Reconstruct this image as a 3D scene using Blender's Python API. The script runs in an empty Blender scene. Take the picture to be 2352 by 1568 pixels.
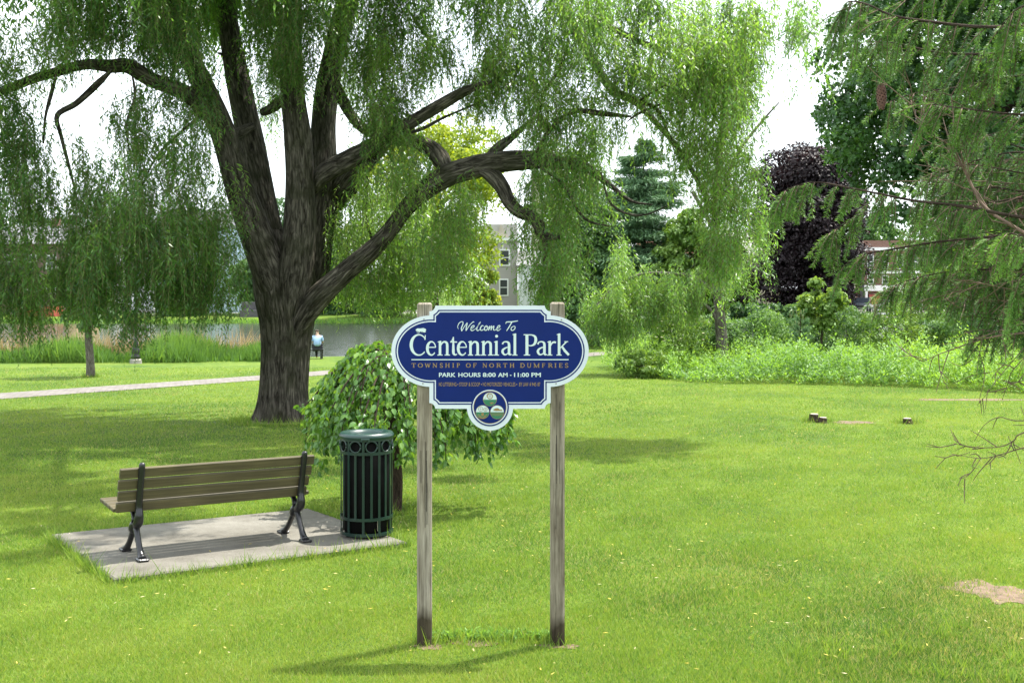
import bpy, math, random
import numpy as np
from mathutils import Vector, Matrix

random.seed(7)
RNG = np.random.default_rng(11)
R = math.radians
scene = bpy.context.scene
COL = scene.collection

# ------------------------------------------------------------------ camera, sky, sun, exposure
F = 2634.0            # focal length in units of a 2352 px wide frame
H = 2.2               # eye height above the lawn at the sign
HOR = 667.0           # horizon row
cam_data = bpy.data.cameras.new('camera')
cam = bpy.data.objects.new('camera', cam_data)
COL.objects.link(cam)
cam.location = (0, 0, H)
cam.rotation_euler = (R(90), 0, 0)
cam_data.sensor_width = 36
cam_data.lens = 36 * F / 2352
cam_data.shift_y = -(784 - HOR) / 2352
cam_data.clip_end = 3000
scene.camera = cam

SUN_EL, SUN_DX, SUN_DY = R(66), 0.80, 0.60
wd = bpy.data.worlds.new('World')
scene.world = wd
wd.use_nodes = True
nt = wd.node_tree
nt.nodes.clear()
sky = nt.nodes.new('ShaderNodeTexSky')
sky.sky_type = 'NISHITA'
sky.sun_disc = False
sky.sun_elevation = SUN_EL
sky.sun_rotation = math.atan2(SUN_DX, SUN_DY)
sky.air_density = 1.0
sky.dust_density = 3.0
bg = nt.nodes.new('ShaderNodeBackground')
bg.inputs['Strength'].default_value = 0.12
cloud_co = nt.nodes.new('ShaderNodeTexCoord')
cloud = nt.nodes.new('ShaderNodeTexNoise')
cloud.inputs['Scale'].default_value = 2.2
cloud.inputs['Detail'].default_value = 5
ramp = nt.nodes.new('ShaderNodeValToRGB')
ramp.color_ramp.elements[0].position = 0.25
ramp.color_ramp.elements[0].color = (0.55, 0.55, 0.55, 1)
ramp.color_ramp.elements[1].position = 0.6
ramp.color_ramp.elements[1].color = (0.95, 0.95, 0.95, 1)
mixw = nt.nodes.new('ShaderNodeMix')
mixw.data_type = 'RGBA'
mixw.inputs[7].default_value = (8.3, 8.9, 9.3, 1)      # bright thin overcast veil
out = nt.nodes.new('ShaderNodeOutputWorld')
nt.links.new(cloud_co.outputs['Generated'], cloud.inputs['Vector'])
nt.links.new(cloud.outputs['Fac'], ramp.inputs['Fac'])
nt.links.new(ramp.outputs['Color'], mixw.inputs[0])
nt.links.new(sky.outputs['Color'], mixw.inputs[6])
nt.links.new(mixw.outputs[2], bg.inputs['Color'])
nt.links.new(bg.outputs['Background'], out.inputs['Surface'])

sun_data = bpy.data.lights.new('sun', 'SUN')
sun_data.energy = 4.5
sun_data.angle = R(0.55)
sun_data.color = (1.0, 0.95, 0.86)
sun = bpy.data.objects.new('sun', sun_data)
COL.objects.link(sun)
sun_vec = Vector((SUN_DX * math.cos(SUN_EL), SUN_DY * math.cos(SUN_EL), math.sin(SUN_EL))).normalized()
sun.rotation_euler = sun_vec.to_track_quat('Z', 'Y').to_euler()
sun.location = (20, 20, 40)

scene.view_settings.view_transform = 'Standard'
scene.view_settings.look = 'None'
scene.view_settings.exposure = 1.32
scene.view_settings.gamma = 1.0
scene.view_settings.use_curve_mapping = False
scene.render.engine = 'CYCLES'
scene.cycles.max_bounces = 8
scene.cycles.diffuse_bounces = 4
scene.cycles.transmission_bounces = 6
scene.cycles.transparent_max_bounces = 8
scene.cycles.use_denoising = True

# ------------------------------------------------------------------ helpers
def W(x, y, Y):
    """a row and column of the 2352 px frame at distance Y -> a point"""
    return np.array(((x - 1176) / F * Y, Y, H - (y - HOR) / F * Y))

def gz(X, Y):
    Y = np.asarray(Y, float)
    X = np.asarray(X, float)
    z = 0.148 - 0.02083 * Y
    z = np.maximum(z, -0.95)
    sh = shore(X)
    k = np.clip((Y - sh) / 2.2, 0, 1)
    return z - k * 1.2

def shore(X):
    X = np.asarray(X, float)
    return np.interp(X, [-40, -14, -9, -4, 3, 9, 60], [52, 53, 55, 57, 65, 68, 74])

def GP(x, y):
    """the same on the raised concrete pad"""
    Y = 5286.0 / (y - 721.9)
    return np.array(((x - 1176) / F * Y, Y))

def gY(y):
    return 5404.0 / (y - 721.9)

def G(x, y):
    """ground point under a row/column of the frame"""
    Y = gY(y)
    X = (x - 1176) / F * Y
    return np.array((X, Y, float(gz(X, Y))))

def tag(o, label=None, cat=None, group=None, kind=None):
    if label: o['label'] = label
    if cat: o['category'] = cat
    if group: o['group'] = group
    if kind: o['kind'] = kind
    return o

def empty(name, loc, label=None, cat=None, group=None, rz=0.0):
    o = bpy.data.objects.new(name, None)
    o.empty_display_size = 0.2
    COL.objects.link(o)
    o.location = loc
    o.rotation_euler = (0, 0, rz)
    bpy.context.view_layer.update()
    return tag(o, label, cat, group)

def link(name, me, mat, parent=None, world=True):
    o = bpy.data.objects.new(name, me)
    COL.objects.link(o)
    if mat is not None:
        me.materials.append(mat)
    if parent is not None:
        o.parent = parent
        if world:
            mw = Matrix.Identity(4)
            p = parent
            chain = []
            while p is not None:
                chain.append(p); p = p.parent
            for q in reversed(chain):
                mw = mw @ q.matrix_parent_inverse @ Matrix.LocRotScale(q.location, q.rotation_euler, q.scale)
            o.matrix_parent_inverse = mw.inverted()
    return o

def copy_tree(o, parent=None):
    c = o.copy()
    COL.objects.link(c)
    if parent is not None:
        c.parent = parent
    for ch in list(o.children):
        copy_tree(ch, c)
    return c

def norm(v):
    return v / np.maximum(np.linalg.norm(v, axis=-1, keepdims=True), 1e-9)

def np_mesh(name, V, Q, attrs=None, smooth=False):
    """V (n,3), Q (m,k) with k fixed"""
    me = bpy.data.meshes.new(name)
    V = np.ascontiguousarray(V, dtype=np.float32)
    Q = np.ascontiguousarray(Q, dtype=np.int32)
    m, k = Q.shape
    me.vertices.add(len(V))
    me.vertices.foreach_set('co', V.ravel())
    me.loops.add(m * k)
    me.loops.foreach_set('vertex_index', Q.ravel())
    me.polygons.add(m)
    me.polygons.foreach_set('loop_start', np.arange(0, m * k, k, dtype=np.int32))
    try:
        me.polygons.foreach_set('loop_total', np.full(m, k, dtype=np.int32))
    except Exception:
        pass
    me.polygons.foreach_set('use_smooth', np.full(m, smooth, dtype=bool))
    for an, arr in (attrs or {}).items():
        arr = np.ascontiguousarray(arr, dtype=np.float32)
        if arr.ndim == 1:
            a = me.attributes.new(an, 'FLOAT', 'POINT'); a.data.foreach_set('value', arr)
        else:
            a = me.attributes.new(an, 'FLOAT_VECTOR', 'POINT'); a.data.foreach_set('vector', arr.ravel())
    me.update(calc_edges=True)
    return me

def catmull(pts, sub):
    P = np.asarray(pts, float)
    if len(P) < 3 or sub <= 1:
        return P
    E = np.vstack([2 * P[0] - P[1], P, 2 * P[-1] - P[-2]])
    outp = []
    ts = np.linspace(0, 1, sub, endpoint=False)
    for i in range(1, len(E) - 2):
        p0, p1, p2, p3 = E[i - 1:i + 3]
        for t in ts:
            outp.append(0.5 * ((2 * p1) + (-p0 + p2) * t + (2 * p0 - 5 * p1 + 4 * p2 - p3) * t ** 2 + (-p0 + 3 * p1 - 3 * p2 + p3) * t ** 3))
    outp.append(E[-2])
    return np.array(outp)

class Tubes:
    """many swept tubes gathered into one mesh (one trunk with its limbs, one part)"""
    def __init__(self):
        self.V, self.Q, self.C, self.n = [], [], [], 0
    def add(self, pts, rad, seg=10, sub=4, rough=0.0, flare=None, seed=0, flat=None):
        D = np.hstack([np.asarray(pts, float), np.asarray(rad, float).reshape(-1, 1)])
        D = catmull(D, sub)
        P, r = D[:, :3], np.maximum(D[:, 3], 1e-4)
        n = len(P)
        T = norm(np.gradient(P, axis=0))
        u = np.cross(T[0], (0, 1, 0.01) if abs(T[0][1]) < 0.9 else (1, 0, 0)); u /= np.linalg.norm(u)
        ang = np.linspace(0, 2 * np.pi, seg, endpoint=False)
        L = np.concatenate([[0], np.cumsum(np.linalg.norm(np.diff(P, axis=0), axis=1))])
        rg = np.random.default_rng(seed + 5)
        ph = rg.uniform(0, 6.28, 8)
        rows, cos = [], []
        for i in range(n):
            u = u - T[i] * np.dot(u, T[i]); u /= np.linalg.norm(u)
            v = np.cross(T[i], u)
            k = np.ones(seg)
            if rough:
                k += rough * (0.6 * np.sin(3 * ang + ph[0] + L[i] * 0.8) + 0.5 * np.sin(5 * ang + ph[1] - L[i] * 0.6)
                              + 0.45 * np.sin(9 * ang + ph[2] + 0.7 * np.sin(L[i] * 1.3)) + 0.5 * np.sin(17 * ang + ph[3] + 1.2 * np.sin(L[i] * 2.1 + ph[5]))
                              + 0.5 * np.sin(L[i] * 2.3 / max(r[0], .05) * .15 + ph[4]))
            rr = r[i] * k
            if flare is not None:
                rr = rr * flare(ang, L[i])
            a = np.outer(np.cos(ang) * rr, u) + np.outer(np.sin(ang) * rr * (flat or 1.0), v)
            rows.append(P[i] + a)
            r0 = max(float(np.median(r)), 0.02)
            cos.append(np.stack([np.cos(ang) * r0, np.sin(ang) * r0, np.full(seg, L[i])], 1))
        idx = np.arange(n * seg).reshape(n, seg) + self.n
        a = idx[:-1]; b = idx[1:]
        q = np.stack([a, np.roll(a, -1, 1), np.roll(b, -1, 1), b], -1).reshape(-1, 4)
        self.V.append(np.vstack(rows)); self.C.append(np.vstack(cos)); self.Q.append(q); self.n += n * seg
        # end caps (fans of quads round a centre vertex)
        for ring, c in ((idx[0][::-1], P[0]), (idx[-1], P[-1])):
            self.V.append(c[None]); self.C.append(np.zeros((1, 3)))
            ci = self.n; self.n += 1
            if seg % 2 == 0:
                self.Q.append(np.array([(ci, ring[j], ring[(j + 1) % seg], ring[(j + 2) % seg]) for j in range(0, seg, 2)]))
    def build(self, name, mat, parent=None, smooth=True):
        return link(name, np_mesh(name, np.vstack(self.V), np.vstack(self.Q), {'co': np.vstack(self.C)}, smooth), mat, parent)

class MB:
    """boxes, prisms and lathes gathered into one mesh"""
    def __init__(self, M=None):
        self.v, self.f = [], []
        self.M = M or Matrix.Identity(4)
    def _add(self, vs, fs):
        n = len(self.v)
        self.v += [tuple(self.M @ Vector(p)) for p in vs]
        self.f += [tuple(i + n for i in f) for f in fs]
        return self
    def box(self, c, s, rz=0.0, bev=0.0, rot=None):
        hx, hy, hz = s[0] / 2, s[1] / 2, s[2] / 2
        m = Matrix.Translation(c) @ (rot if rot is not None else Matrix.Rotation(rz, 4, 'Z'))
        if bev <= 0:
            vs = [(x, y, z) for z in (-hz, hz) for x, y in ((-hx, -hy), (hx, -hy), (hx, hy), (-hx, hy))]
            fs = [(3, 2, 1, 0), (4, 5, 6, 7), (0, 1, 5, 4), (1, 2, 6, 5), (2, 3, 7, 6), (3, 0, 4, 7)]
        else:
            b = min(bev, hx * .9, hy * .9, hz * .9)
            rings = []
            for z, k in ((-hz, b), (-hz + b, 0), (hz - b, 0), (hz, b)):
                ax, ay = hx - k, hy - k
                rings.append([(-ax + b * (k == 0), -ay, z), (ax - b * (k == 0), -ay, z), (ax, -ay + b * (k == 0), z), (ax, ay - b * (k == 0), z),
                              (ax - b * (k == 0), ay, z), (-ax + b * (k == 0), ay, z), (-ax, ay - b * (k == 0), z), (-ax, -ay + b * (k == 0), z)])
            vs = [p for r in rings for p in r]
            fs = [tuple(range(7, -1, -1)), tuple(range(24, 32))]
            for i in range(3):
                for j in range(8):
                    fs.append((i * 8 + j, i * 8 + (j + 1) % 8, i * 8 + 8 + (j + 1) % 8, i * 8 + 8 + j))
        return self._add([tuple(m @ Vector(p)) for p in vs], fs)
    def prism(self, poly, y0, y1, cap=True):
        """outline in x,z extruded along y from y0 (front) to y1 (back)"""
        n = len(poly)
        vs = [(x, y0, z) for x, z in poly] + [(x, y1, z) for x, z in poly]
        fs = [tuple(range(n)), tuple(range(2 * n - 1, n - 1, -1))] if cap else []
        fs += [(i, i + n, (i + 1) % n + n, (i + 1) % n) for i in range(n)]
        return self._add(vs, fs)
    def sheet(self, poly, y):
        return self._add([(x, y, z) for x, z in poly], [tuple(range(len(poly)))])
    def flat(self, poly, z):
        return self._add([(x, y, z if not callable(z) else z(x, y)) for x, y in poly], [tuple(range(len(poly)))])
    def lathe(self, prof, seg=32, c=(0, 0, 0), caps=True):
        """profile of (radius, z) turned about the z axis"""
        vs, fs = [], []
        for r, z in prof:
            for j in range(seg):
                a = 2 * math.pi * j / seg
                vs.append((c[0] + r * math.cos(a), c[1] + r * math.sin(a), c[2] + z))
        for i in range(len(prof) - 1):
            for j in range(seg):
                fs.append((i * seg + j, i * seg + (j + 1) % seg, (i + 1) * seg + (j + 1) % seg, (i + 1) * seg + j))
        if caps:
            fs.append(tuple(range(seg - 1, -1, -1)))
            fs.append(tuple((len(prof) - 1) * seg + j for j in range(seg)))
        return self._add(vs, fs)
    def gable(self, x0, x1, y0, y1, z0, z1, over=0.4):
        """gable roof with its ridge along x"""
        ym = (y0 + y1) / 2
        vs = [(x0 - over, y0 - over, z0), (x1 + over, y0 - over, z0), (x1 + over, y1 + over, z0), (x0 - over, y1 + over, z0), (x0 - over, ym, z1), (x1 + over, ym, z1)]
        return self._add(vs, [(0, 1, 5, 4), (2, 3, 4, 5), (1, 2, 5), (3, 0, 4), (3, 2, 1, 0)])
    def build(self, name, mat, parent=None, smooth=False):
        me = bpy.data.meshes.new(name)
        me.from_pydata(self.v, [], self.f)
        if smooth:
            me.polygons.foreach_set('use_smooth', [True] * len(me.polygons))
        me.update()
        return link(name, me, mat, parent)

# ------------------------------------------------------------------ leaves
def leaf_arrays(P, A, N, L, Wd, shape='diamond', fold=0.18):
    A = norm(A)
    S = norm(np.cross(A, N))
    Nn = np.cross(S, A)
    L = L[:, None]; Wd = Wd[:, None]
    n = len(P)
    if shape == 'diamond':
        V = np.stack([P, P + A * L * .42 + S * Wd * .5, P + A * L, P + A * L * .42 - S * Wd * .5], 1)
        Q = np.arange(n * 4).reshape(n, 4)
        k = 4
    elif shape == 'broad':
        V = np.stack([P, P + A * L * .36 + S * Wd * .5 + Nn * Wd * fold, P + A * L - Nn * L * .12, P + A * L * .36 - S * Wd * .5 + Nn * Wd * fold, P + A * L * .5], 1)
        b = np.arange(n)[:, None] * 5
        Q = np.concatenate([b + np.array([[0, 4, 2, 1]]), b + np.array([[0, 3, 2, 4]])], 0)
        k = 5
    elif shape == 'oval':
        c = [(0, 0), (.22, .42), (.55, .5), (.82, .26), (1, 0), (.82, -.26), (.55, -.5), (.22, -.42)]
        pts = [P + A * L * a + S * Wd * w + Nn * (abs(w) * Wd * .35 - L * .16 * a * a) for a, w in c]
        mid = [P + A * L * a - Nn * L * .16 * a * a for a in (.22, .55, .82)]
        V = np.stack(pts + mid, 1)
        b = np.arange(n)[:, None] * 11
        fs = [(0, 8, 9, 1), (1, 9, 9, 2), (0, 7, 6, 8)]
        Q = np.concatenate([b + np.array([q]) for q in ((0, 8, 9, 1), (9, 10, 2, 1), (10, 4, 3, 2), (0, 7, 9, 8), (7, 6, 10, 9), (6, 5, 4, 10))], 0)
        k = 11
    elif shape == 'blade':
        V = np.stack([P - S * Wd * .5, P + S * Wd * .5, P + A * L], 1)
        Q = np.arange(n * 3).reshape(n, 3)
        k = 3
    return V.reshape(-1, 3), Q, k

def leaves(name, P, A, N, L, Wd, tint, mat, parent=None, shape='diamond'):
    V, Q, k = leaf_arrays(P, A, N, L, Wd, shape)
    return link(name, np_mesh(name, V, Q, {'tint': np.repeat(tint, k)}, False), mat, parent)

def rdir(n, rng=RNG):
    return norm(rng.normal(size=(n, 3)))

# ------------------------------------------------------------------ materials
def mat_new(name):
    m = bpy.data.materials.new(name)
    m.use_nodes = True
    n = m.node_tree
    n.nodes.clear()
    o = n.nodes.new('ShaderNodeOutputMaterial')
    b = n.nodes.new('ShaderNodeBsdfPrincipled')
    n.links.new(b.outputs[0], o.inputs[0])
    return m, n, b, o

def nnode(n, t, **kw):
    x = n.nodes.new(t)
    for k, v in kw.items():
        if k in x.inputs.keys():
            x.inputs[k].default_value = v
        else:
            setattr(x, k, v)
    return x

def rampn(n, stops):
    r = n.nodes.new('ShaderNodeValToRGB')
    e = r.color_ramp.elements
    while len(e) < len(stops):
        e.new(0.5)
    for i, (p, c) in enumerate(stops):
        e[i].position = p
        e[i].color = (*c, 1)
    return r

def leaf_mat(name, cols, trans, tcol, rough=0.5, spec=0.35):
    m, n, b, o = mat_new(name)
    at = nnode(n, 'ShaderNodeAttribute', attribute_name='tint')
    r = rampn(n, [(i / (len(cols) - 1), c) for i, c in enumerate(cols)])
    n.links.new(at.outputs['Fac'], r.inputs['Fac'])
    n.links.new(r.outputs['Color'], b.inputs['Base Color'])
    b.inputs['Roughness'].default_value = rough
    b.inputs['Specular IOR Level'].default_value = spec
    t = nnode(n, 'ShaderNodeBsdfTranslucent')
    mx = nnode(n, 'ShaderNodeMix', data_type='RGBA', blend_type='MULTIPLY')
    mx.inputs[0].default_value = 1.0
    n.links.new(r.outputs['Color'], mx.inputs[6])
    mx.inputs[7].default_value = (*tcol, 1)
    n.links.new(mx.outputs[2], t.inputs['Color'])
    ms = nnode(n, 'ShaderNodeMixShader')
    ms.inputs[0].default_value = trans
    n.links.new(b.outputs[0], ms.inputs[1])
    n.links.new(t.outputs[0], ms.inputs[2])
    n.links.new(ms.outputs[0], o.inputs[0])
    return m

def plain(name, col, rough=0.6, metal=0.0, var=0.12, scale=6.0, bump=0.0, bscale=40.0, spec=0.5):
    """one colour with a soft uneven tone, plus an optional fine grain"""
    m, n, b, o = mat_new(name)
    tc = nnode(n, 'ShaderNodeTexCoord')
    nz = nnode(n, 'ShaderNodeTexNoise', Scale=scale, Detail=6.0, Roughness=0.65)
    n.links.new(tc.outputs['Object'], nz.inputs['Vector'])
    c = np.array(col)
    r = rampn(n, [(0.3, tuple(c * (1 - var))), (0.7, tuple(np.minimum(c * (1 + var), 1)))])
    n.links.new(nz.outputs['Fac'], r.inputs['Fac'])
    n.links.new(r.outputs['Color'], b.inputs['Base Color'])
    b.inputs['Roughness'].default_value = rough
    b.inputs['Metallic'].default_value = metal
    b.inputs['Specular IOR Level'].default_value = spec
    if bump:
        n2 = nnode(n, 'ShaderNodeTexNoise', Scale=bscale, Detail=4.0)
        n.links.new(tc.outputs['Object'], n2.inputs['Vector'])
        bp = nnode(n, 'ShaderNodeBump', Strength=bump, Distance=0.01)
        n.links.new(n2.outputs['Fac'], bp.inputs['Height'])
        n.links.new(bp.outputs[0], b.inputs['Normal'])
    return m

def bark_mat(name, dark, light, scale=14.0, squash=0.12, bump=0.9, moss=None, plates=0):
    m, n, b, o = mat_new(name)
    at = nnode(n, 'ShaderNodeAttribute', attribute_name='co')
    mp = nnode(n, 'ShaderNodeMapping')
    mp.inputs['Scale'].default_value = (1, 1, squash)
    n.links.new(at.outputs['Vector'], mp.inputs['Vector'])
    nz = nnode(n, 'ShaderNodeTexNoise', Scale=scale, Detail=7.0, Roughness=0.62, Distortion=0.7)
    n.links.new(mp.outputs[0], nz.inputs['Vector'])
    big = nnode(n, 'ShaderNodeTexNoise', Scale=2.2, Detail=3.0)
    n.links.new(at.outputs['Vector'], big.inputs['Vector'])
    r = rampn(n, [(0.36, dark), (0.52, tuple((np.array(dark) + np.array(light)) / 2)), (0.68, light)])
    n.links.new(nz.outputs['Fac'], r.inputs['Fac'])
    height = nz.outputs['Fac']
    if plates:
        ds = nnode(n, 'ShaderNodeMix', data_type='VECTOR')
        ds.inputs[0].default_value = 0.05
        mp2 = nnode(n, 'ShaderNodeMapping'); mp2.inputs['Scale'].default_value = (1, 1, 0.10)
        n.links.new(at.outputs['Vector'], mp2.inputs['Vector'])
        n.links.new(mp2.outputs[0], ds.inputs[4]); n.links.new(nz.outputs['Color'], ds.inputs[5])
        vo = nnode(n, 'ShaderNodeTexVoronoi', feature='DISTANCE_TO_EDGE', Scale=plates)
        n.links.new(ds.outputs[1], vo.inputs['Vector'])
        rv = rampn(n, [(0.0, (0.5, 0.49, 0.47)), (0.14, (0.95, 0.95, 0.95)), (0.4, (1.2, 1.18, 1.15))])
        n.links.new(vo.outputs['Distance'], rv.inputs['Fac'])
        mv = nnode(n, 'ShaderNodeMix', data_type='RGBA', blend_type='MULTIPLY'); mv.inputs[0].default_value = 1
        n.links.new(r.outputs['Color'], mv.inputs[6]); n.links.new(rv.outputs['Color'], mv.inputs[7])
        hm = nnode(n, 'ShaderNodeMath', operation='MULTIPLY'); n.links.new(rv.outputs['Color'], hm.inputs[0]); n.links.new(nz.outputs['Fac'], hm.inputs[1])
        height = hm.outputs[0]
        rc = mv.outputs[2]
    else:
        rc = r.outputs['Color']
    mx = nnode(n, 'ShaderNodeMix', data_type='RGBA')
    rb = rampn(n, [(0.45, (0, 0, 0)), (0.7, (0.75, 0.75, 0.75))])
    n.links.new(big.outputs['Fac'], rb.inputs['Fac'])
    n.links.new(rb.outputs['Color'], mx.inputs[0])
    n.links.new(rc, mx.inputs[6])
    mx.inputs[7].default_value = (*(moss or tuple(np.array(dark) * 1.2)), 1)
    n.links.new(mx.outputs[2], b.inputs['Base Color'])
    b.inputs['Roughness'].default_value = 0.9
    b.inputs['Specular IOR Level'].default_value = 0.15
    bp = nnode(n, 'ShaderNodeBump', Strength=bump, Distance=0.06)
    n.links.new(height, bp.inputs['Height'])
    n.links.new(bp.outputs[0], b.inputs['Normal'])
    return m

M = {}
M['willow_bark'] = bark_mat('willow_bark', (0.02, 0.0165, 0.0125), (0.185, 0.165, 0.138), 16, 0.2, 1.0, (0.04, 0.042, 0.022), 22.0)
M['pale_bark'] = bark_mat('pale_bark', (0.06, 0.052, 0.042), (0.19, 0.17, 0.145), 26, 0.25, 0.5)
M['brown_bark'] = bark_mat('brown_bark', (0.02, 0.014, 0.01), (0.085, 0.06, 0.045), 40, 0.3, 0.6)
M['twig'] = plain('twig', (0.13, 0.085, 0.06), 0.85, var=0.35, scale=20)
M['twig_green'] = plain('twig_green', (0.11, 0.10, 0.035), 0.7, var=0.2, scale=20)
YEL = (1.9, 1.55, 0.55)
M['willow_leaf'] = leaf_mat('willow_leaf', [(0.055, 0.135, 0.045), (0.12, 0.245, 0.06), (0.21, 0.345, 0.075)], 0.55, (1.45, 1.4, .6), 0.38, 0.5)
M['maple_leaf'] = leaf_mat('maple_leaf', [(0.024, 0.066, 0.022), (0.042, 0.11, 0.03), (0.072, 0.155, 0.04)], 0.35, (1.7, 1.6, .6), 0.45, 0.4)
M['fresh_leaf'] = leaf_mat('fresh_leaf', [(0.07, 0.15, 0.028), (0.12, 0.22, 0.04), (0.17, 0.27, 0.06)], 0.45, (1.5, 1.35, .6), 0.45, 0.35)
M['gold_leaf'] = leaf_mat('gold_leaf', [(0.13, 0.22, 0.025), (0.20, 0.29, 0.03), (0.30, 0.35, 0.035)], 0.5, (1.6, 1.4, .4), 0.5, 0.3)
M['purple_leaf'] = leaf_mat('purple_leaf', [(0.011, 0.007, 0.009), (0.02, 0.012, 0.015), (0.036, 0.022, 0.024)], 0.22, (1.6, .8, .7), 0.5, 0.35)
M['mulberry_leaf'] = leaf_mat('mulberry_leaf', [(0.045, 0.125, 0.022), (0.09, 0.21, 0.034), (0.17, 0.30, 0.05)], 0.4, (1.7, 1.45, .5), 0.3, 0.6)
M['conifer_leaf'] = leaf_mat('conifer_leaf', [(0.06, 0.125, 0.065), (0.105, 0.20, 0.095), (0.15, 0.26, 0.12)], 0.15, (1.4, 1.4, .8), 0.6, 0.25)
M['spruce_needle'] = leaf_mat('spruce_needle', [(0.04, 0.085, 0.028), (0.075, 0.17, 0.04), (0.16, 0.31, 0.07)], 0.35, (1.5, 1.4, .6), 0.5, 0.3)
M['bed_leaf'] = leaf_mat('bed_leaf', [(0.075, 0.165, 0.06), (0.15, 0.30, 0.055), (0.22, 0.38, 0.06)], 0.45, (1.5, 1.35, .6), 0.5, 0.3)
M['shrub_leaf'] = leaf_mat('shrub_leaf', [(0.055, 0.12, 0.045), (0.10, 0.20, 0.06), (0.155, 0.275, 0.075)], 0.4, (1.5, 1.4, .6), 0.5, 0.35)
M['reed_leaf'] = leaf_mat('reed_leaf', [(0.06, 0.135, 0.03), (0.105, 0.21, 0.045), (0.155, 0.27, 0.06)], 0.35, (1.5, 1.4, .6), 0.55, 0.25)
M['dry_reed'] = leaf_mat('dry_reed', [(0.22, 0.17, 0.09), (0.32, 0.25, 0.14), (0.42, 0.34, 0.2)], 0.3, (1.2, 1.1, .8), 0.7, 0.2)
M['grass_blade'] = leaf_mat('grass_blade', [(0.055, 0.13, 0.025), (0.155, 0.264, 0.042), (0.236, 0.322, 0.054), (0.38, 0.32, 0.17)], 0.4, (1.35, 1.3, .6), 0.5, 0.25)
M['litter_leaf'] = leaf_mat('litter_leaf', [(0.5, 0.38, 0.05), (0.55, 0.45, 0.12), (0.5, 0.42, 0.28)], 0.2, (1.2, 1.1, .8), 0.6, 0.3)
# ------------------------------------------------------------------ the setting: ground, water, path, pad, road
def lawn_material():
    m, n, b, o = mat_new('lawn')
    tc = nnode(n, 'ShaderNodeTexCoord')
    big = nnode(n, 'ShaderNodeTexNoise', Scale=0.32, Detail=4.0, Roughness=0.6)
    mid = nnode(n, 'ShaderNodeTexNoise', Scale=2.6, Detail=6.0, Roughness=0.7)
    fine = nnode(n, 'ShaderNodeTexNoise', Scale=38.0, Detail=5.0, Roughness=0.75)
    for q in (big, mid, fine):
        n.links.new(tc.outputs['Object'], q.inputs['Vector'])
    r1 = rampn(n, [(0.35, (0.064, 0.12, 0.017)), (0.5, (0.10, 0.16, 0.021)), (0.66, (0.128, 0.185, 0.026))])
    n.links.new(big.outputs['Fac'], r1.inputs['Fac'])
    r2 = rampn(n, [(0.3, (0.62, 0.7, 0.6)), (0.55, (1, 1, 1)), (0.75, (1.25, 1.08, 1.1))])
    n.links.new(mid.outputs['Fac'], r2.inputs['Fac'])
    m1 = nnode(n, 'ShaderNodeMix', data_type='RGBA', blend_type='MULTIPLY')
    m1.inputs[0].default_value = 1
    n.links.new(r1.outputs[0], m1.inputs[6]); n.links.new(r2.outputs[0], m1.inputs[7])
    r3 = rampn(n, [(0.36, (0.5, 0.55, 0.5)), (0.55, (1, 1, 1)), (0.7, (1.45, 1.3, 1.3))])
    n.links.new(fine.outputs['Fac'], r3.inputs['Fac'])
    m2 = nnode(n, 'ShaderNodeMix', data_type='RGBA', blend_type='MULTIPLY')
    m2.inputs[0].default_value = 1
    n.links.new(m1.outputs[2], m2.inputs[6]); n.links.new(r3.outputs[0], m2.inputs[7])
    n.links.new(m2.outputs[2], b.inputs['Base Color'])
    b.inputs['Roughness'].default_value = 0.85
    b.inputs['Specular IOR Level'].default_value = 0.1
    bp = nnode(n, 'ShaderNodeBump', Strength=0.6, Distance=0.03)
    n.links.new(fine.outputs['Fac'], bp.inputs['Height'])
    n.links.new(bp.outputs[0], b.inputs['Normal'])
    return m

def ground_full(X, Y):
    near = gz(X, Y)
    far = np.interp(Y, [100, 111, 114.5, 116, 121, 126, 3000], [-2.2, -2.0, -1.2, -0.95, -0.6, -0.36, -0.36])
    return np.where(np.asarray(Y) < 100, near, far)

ys = np.concatenate([np.arange(-30, 48, 2.0), np.arange(48, 80, 0.6), np.arange(80, 110, 5.0), np.arange(110, 130, 0.8), np.array([135, 150, 180, 250, 400, 700, 1200, 2400])])
xs = np.concatenate([np.array([-1500, -600, -250, -120, -80]), np.arange(-60, 61, 1.5), np.array([80, 120, 250, 600, 1500])])
XX, YY = np.meshgrid(xs, ys)
ZZ = ground_full(XX, YY)
idx = np.arange(XX.size).reshape(XX.shape)
Q = np.stack([idx[:-1, :-1], idx[:-1, 1:], idx[1:, 1:], idx[1:, :-1]], -1).reshape(-1, 4)
M['lawn'] = lawn_material()
tag(link('ground', np_mesh('ground', np.stack([XX, YY, ZZ], -1).reshape(-1, 3), Q, None, True), M['lawn']), kind='structure',
    label='green mown park lawn sloping gently to the water')

def water_material():
    m, n, b, o = mat_new('water')
    tc = nnode(n, 'ShaderNodeTexCoord')
    mp = nnode(n, 'ShaderNodeMapping')
    mp.inputs['Scale'].default_value = (0.35, 1.3, 1)
    n.links.new(tc.outputs['Object'], mp.inputs['Vector'])
    nz = nnode(n, 'ShaderNodeTexNoise', Scale=2.4, Detail=3.0, Roughness=0.5)
    n.links.new(mp.outputs[0], nz.inputs['Vector'])
    bp = nnode(n, 'ShaderNodeBump', Strength=0.5, Distance=0.06)
    n.links.new(nz.outputs['Fac'], bp.inputs['Height'])
    n.links.new(bp.outputs[0], b.inputs['Normal'])
    b.inputs['Base Color'].default_value = (0.035, 0.04, 0.035, 1)
    b.inputs['Roughness'].default_value = 0.12
    b.inputs['IOR'].default_value = 1.33
    b.inputs['Specular IOR Level'].default_value = 0.6
    return m
w = MB()
w.flat([(-400, 48), (400, 48), (400, 116.5), (-400, 116.5)], -1.08)
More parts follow.
